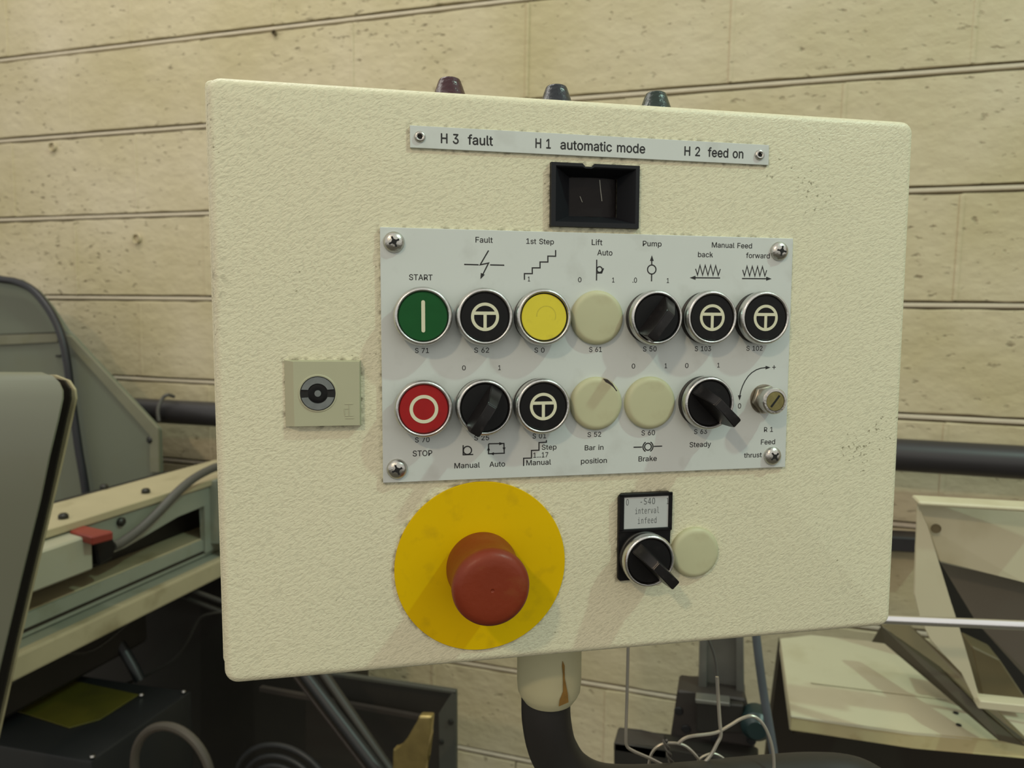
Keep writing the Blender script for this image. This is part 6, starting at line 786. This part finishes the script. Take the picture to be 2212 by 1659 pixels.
tag(link('brass_bracket', bm, M['brass'], None, True), 'shiny worn brass bracket standing below the control box', 'bracket')
for k, (r_, lab) in enumerate(((.080, 'outer'), (.064, 'middle'), (.050, 'inner'))):
    c0 = Vector((-0.6671,0.9500,0.7208)); bm = bm_tube([c0 + Vector((r_ * 1.15 * math.cos(math.radians(a)), -.004 * k, r_ * math.sin(math.radians(a)))) for a in range(-10, 200, 15)], .0045, 10, 3)
    tag(link('coiled_hose', bm, M['dark_box'], None, True), lab + ' loop of dark coiled hose at the bottom left of centre', 'hose', 'coiled hose loops')

# ------------------------------------------------------------------ right: clamp, column, wires
cl = empty('clamp_block', 'dark brown bolted clamp block holding a grey steel column below the control box', 'clamp', (0, 0, 0))
link('block_face', bm_prism([(-0.0513,1.0000,0.9760), (-0.0253,1.0000,0.9764), (0.0403,1.0000,0.9791), (0.0430,1.0000,0.9460), (0.0574,1.0000,0.8948), (0.0659,1.0000,0.8149), (-0.0596,1.0000,0.7862), (-0.0589,1.0000,0.8992)], (0, .05, 0), .003, 1), M['clamp'], cl)
link('front_cap', bm_prism([(-0.0258,0.9940,0.9808), (0.0194,0.9940,0.9833), (0.0202,0.9940,0.9781), (-0.0249,0.9940,0.9748)], (0, -.02, 0), .001), M['column'], cl)
link('front_pad', bm_prism([(-0.0249,0.9940,0.9742), (0.0378,0.9940,0.9792), (0.0396,0.9940,0.9387), (-0.0232,0.9940,0.9289)], (0, -.012, 0), .002), M['bed_dark'], cl)
link('foot_block', bm_prism([(-0.1332,0.9600,0.9055), (-0.0530,0.9600,0.9092), (0.0600,0.9600,0.9136), (0.0632,0.9600,0.8423), (-0.1301,0.9600,0.7981)], (0, .04, 0), .002), M['bed_dark'], cl)
link('foot_top', bm_prism([(-0.1332,0.9600,0.9055), (-0.1307,0.9900,0.9122), (-0.0989,0.9900,0.9140), (-0.0670,0.9900,0.9132), (-0.0590,0.9900,0.9050), (-0.0604,0.9600,0.9077)], (0, .0, -.012), .001), M['clamp'], cl)
for q in ((-0.0483,0.9990,0.9461), (-0.0371,0.9990,0.9213), (-0.0314,0.9990,0.9037), (0.0031,0.9990,0.9118), (0.0508,0.9990,0.9211)):
    o = link('bolt_hole', bm_lathe([(0, .002), (.005, .002), (.0065, 0)], 16), M['void'], cl, True); o.location = q; o.rotation_euler = (math.pi / 2, 0, 0)
co2 = empty('steel_column', 'grey steel column of two rails rising from the clamp behind the control box', 'column', (0, 0, 0))
link('rail', bm_prism([(-0.0258,1.0200,1.1013), (-0.0151,1.0200,1.1027), (-0.0117,1.0200,0.9684), (-0.0233,1.0200,0.9678)], (0, .02, 0), .003, 2), M['column'], co2, True)
link('rail', bm_prism([(0.0216,1.0200,1.1076), (0.0326,1.0200,1.1091), (0.0399,1.0200,0.9698), (0.0287,1.0200,0.9692)], (0, .02, 0), .003, 2), M['column'], co2, True)
link('web', bm_prism([(-0.0159,1.0350,1.0968), (0.0231,1.0350,1.1020), (0.0297,1.0350,0.9622), (-0.0125,1.0350,0.9605)], (0, .012, 0), .001), M['column'], co2)
bm = bm_lathe([(0, 0), (.018, 0), (.02, .006), (.02, .03), (.012, .04), (0, .04)], 24); tc_ = link('teal_cap', bm, M['teal'], None, True); tc_.location = (0.0546,1.0000,0.9583); tc_.rotation_euler = (math.pi / 2, 0, 0); tag(tc_, 'round dark teal cap beside the clamp block', 'cap')
bm = bm_tube([(0.0457,0.9300,1.1093), (0.0521,0.9300,1.0675), (0.0595,0.9300,1.0256), (0.0681,0.9300,0.9839), (0.0762,0.9300,0.9418), (0.0824,0.9300,0.8930)], .0055, 12)
tag(link('blue_grey_tube', bm, M['blue_tube'], None, True), 'blue-grey tube slanting down right of the clamp block', 'tube')
for pts, r_, lab in (
  ([(-0.0617,0.5041,1.2669), (-0.0613,0.5024,1.2485), (-0.0608,0.4999,1.2218), (-0.0605,0.4977,1.1984), (-0.0596,0.4973,1.1914), (-0.0549,0.4983,1.1878), (-0.0412,0.5019,1.1817), (-0.0254,0.5058,1.1732), (-0.0115,0.5091,1.1641)], .00115, 'steel wire hanging straight down then bending right, leftmost under the box'),
  ([(0.0009,0.5206,1.2422), (0.0021,0.5197,1.2295), (0.0042,0.5184,1.2095), (0.0053,0.5178,1.2001), (0.0030,0.5165,1.1941), (-0.0012,0.5144,1.1853), (-0.0094,0.5108,1.1745), (-0.0148,0.5083,1.1657)], .0013, 'bright steel wire ending in front of the grey column'),
  ([(-0.0237,0.5084,1.1937), (-0.0203,0.5097,1.1970), (-0.0146,0.5117,1.1991), (0.0013,0.5167,1.2017), (0.0108,0.5201,1.2069), (0.0186,0.5230,1.2120), (0.0265,0.5256,1.2142), (0.0331,0.5272,1.2099), (0.0383,0.5279,1.2010), (0.0417,0.5278,1.1900), (0.0431,0.5271,1.1783), (0.0423,0.5257,1.1666)], .0012, 'steel wire arching over the clamp block to the right'),
  ([(-0.0445,0.5091,1.1588), (-0.0447,0.5102,1.1707), (-0.0428,0.5118,1.1803), (-0.0375,0.5139,1.1862), (-0.0300,0.5164,1.1880), (-0.0211,0.5190,1.1868), (-0.0144,0.5205,1.1821), (-0.0085,0.5216,1.1747), (-0.0049,0.5218,1.1663)], .0011, 'steel wire forming the left low loop'),
  ([(-0.0102,0.5211,1.1744), (-0.0067,0.5225,1.1782), (0.0004,0.5249,1.1807), (0.0070,0.5266,1.1780), (0.0112,0.5274,1.1726), (0.0142,0.5273,1.1632)], .0010, 'steel wire forming the small low loop'),
  ([(0.0261,0.5322,1.1763), (0.0217,0.5304,1.1711), (0.0175,0.5283,1.1632)], .0013, 'short cut wire end at the bottom edge')):
    tag(link('steel_wire', bm_tube(pts, r_, 8, 5), M['wire'], None, True), lab, 'wire')
bm = bm_tube([(-0.0076,0.5611,1.2535), (-0.0030,0.5615,1.2428), (-0.0001,0.5613,1.2320), (0.0011,0.5605,1.2209)], .0011, 8); tag(link('dark_cable', bm, M['cable'], None, True), 'thin dark cable running up from the bright wire to behind the box', 'cable')
bm = bmesh.new()
for ph in (0, math.pi):
    A = Vector((-0.0337,0.5105,1.1933)); B_ = Vector((-0.0263,0.5105,1.1698)); pp = []
    for k in range(25):
        t = k / 24; c = A.lerp(B_, t); a = ph + t * 14; pp.append(c + Vector((math.cos(a), math.sin(a), 0)) * .0013)
    bm_tube(pp, .0010, 6, 1, bm=bm)
tag(link('twisted_wire', bm, M['cable'], None, True), 'short twisted pair of wires hanging between the loops', 'wire')

# ------------------------------------------------------------------ right: tray, angle bar, chute, rod
ty = empty('cream_tray', 'cream sheet metal tray with stained front edge at lower right', 'tray', (0, 0, 0))
link('tray_sheet', bm_prism([(0.1041,1.2856,0.9500), (0.1574,1.3191,0.9500), (0.2644,1.3269,0.9500), (0.2780,1.3222,0.9500), (0.3299,1.1546,0.9500), (0.4854,1.1400,0.9500), (0.4561,1.0648,0.9500), (0.3946,1.0639,0.9500), (0.2579,1.0387,0.9500), (0.1756,1.0346,0.9500), (0.1026,1.0309,0.9500)], (0, 0, -.004), .001), M['tray'], ty)
link('front_edge', bm_prism([(0.1027,1.0316,0.9490), (0.1759,1.0365,0.9490), (0.2581,1.0394,0.9490), (0.3945,1.0633,0.9490), (0.4550,1.0619,0.9490), (0.4598,1.0741,0.9490), (0.1033,1.0392,0.9490)], (0, 0, -.022), .002, 2), M['rusty_edge'], ty)
link('left_edge', bm_prism([(0.1043,1.2879,0.9490), (0.1097,1.2897,0.9490), (0.1065,1.0341,0.9490), (0.1022,1.0326,0.9490)], (0, 0, -.022), .001), M['tray'], ty)
link('crease', bm_prism([(0.1396,1.1384,0.9510), (0.3263,1.1502,0.9510), (0.3252,1.1458,0.9510), (0.1392,1.1338,0.9510)], (0, 0, .0012)), M['tray'], ty)
for q in ((0.3272,1.1105,0.9515), (0.3218,1.0770,0.9515)):
    o = link('hole', bm_lathe([(0, 0), (.0035, 0), (.0035, -.001)], 12), M['void'], ty); o.location = q
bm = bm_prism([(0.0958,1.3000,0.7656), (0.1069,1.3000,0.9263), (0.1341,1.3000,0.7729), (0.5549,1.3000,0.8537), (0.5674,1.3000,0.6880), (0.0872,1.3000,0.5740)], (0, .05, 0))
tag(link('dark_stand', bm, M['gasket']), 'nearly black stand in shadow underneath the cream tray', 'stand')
ab = empty('angle_bar', 'olive brown angle bar sloping down across the cream tray', 'angle bar', (0, 0, 0))
link('upright_leg', bm_prism([(0.2442,1.2000,1.0288), (0.2778,1.2000,1.0389), (0.3195,1.1200,1.0202), (0.3542,1.0500,0.9953), (0.3853,1.0000,0.9749), (0.3729,1.0000,0.9761), (0.3269,1.0500,1.0033), (0.3055,1.1200,1.0111)], (0, .004, 0)), M['olive'], ab)
link('flat_leg', bm_prism([(0.2320,1.2000,1.0015), (0.2435,1.2000,1.0287), (0.3085,1.1200,1.0102), (0.3353,1.0500,0.9983), (0.3853,1.0000,0.9749), (0.3452,1.0000,0.9780), (0.3011,1.0500,1.0000), (0.2461,1.1800,1.0096)], (0, .004, -.002)), mat('shaded_olive', (.045, .038, .018), .6), ab)  # olive of the upright leg darkened, shade painted into this leg
ch = empty('cream_chute', 'open cream sheet metal chute with grey inner sheet at right edge', 'chute', (0, 0, 0))
link('side_panel', bm_prism([(0.2305,0.9800,1.2773), (0.2318,0.9800,1.2227), (0.2335,0.9800,1.1604), (0.2420,0.9800,1.1316), (0.2545,0.9800,1.1051), (0.2741,0.9800,1.0853), (0.2925,0.9800,1.0685), (0.3048,0.9800,1.0423), (0.3124,0.9800,1.0257), (0.3143,0.9800,1.0344), (0.3009,0.9800,1.0776), (0.2858,0.9800,1.1241), (0.2741,0.9800,1.1569), (0.2542,0.9800,1.2163), (0.2424,0.9800,1.2503)], (0, .006, 0), .001), M['tray'], ch)
link('back_panel', bm_prism([(0.2347,0.9950,1.2721), (0.4146,1.0200,1.2697), (0.4227,1.0200,1.1612), (0.3602,1.0100,1.1816), (0.2641,1.0000,1.2003), (0.2478,0.9950,1.2437)], (0, .006, 0), .001), M['tray'], ch)
link('top_rim', bm_prism([(0.2257,0.9600,1.2841), (0.3898,0.9600,1.2881), (0.3902,0.9600,1.2822), (0.2270,0.9600,1.2785)], (0, .035, 0), .002), M['tray'], ch)
link('bottom_lip', bm_prism([(0.3105,0.9700,1.0403), (0.4120,0.9700,1.0456), (0.4128,0.9700,1.0343), (0.3092,0.9700,1.0299)], (0, .02, 0), .001), M['tray'], ch)
link('inner_sheet', bm_prism([(0.2785,1.0500,1.1842), (0.4345,1.0500,1.1602), (0.4683,1.1000,0.9693), (0.3977,1.0900,1.0287), (0.3315,1.0700,1.1008)], (0, .004, 0)), M['grey_plate'], ch)
link('inner_shade_slab', bm_prism([(0.3137,1.2400,1.1439), (0.5479,1.2400,1.1701), (0.5683,1.2400,0.9093), (0.4043,1.2400,0.8786), (0.3754,1.2400,0.9798)], (0, .01, 0)), M['bed_dark'], ch)  # near-black slab added to stand for the shade inside the chute
link('inner_block', bm_prism([(0.3425,1.1200,1.0477), (0.3786,1.1200,1.0330), (0.4219,1.1200,0.9696), (0.3633,1.1200,0.9659)], (0, .05, 0), .002), M['olive'], ch)
link('rim_hole', bm_lathe([(0, -.001), (.005, -.001), (.006, 0)], 14), M['olive'], ch).matrix_world = Matrix.Translation((0.2535,0.9850,1.2459)) @ Matrix.Rotation(math.pi / 2, 4, 'X')
bm = bm_tube([(0.0749,0.8500,1.1647), (0.7746,0.8500,1.2292)], .0050, 20, 1)
tag(link('bright_rod', bm, M['rod'], None, True), 'bright silver rod running horizontally out to the right edge', 'rod')
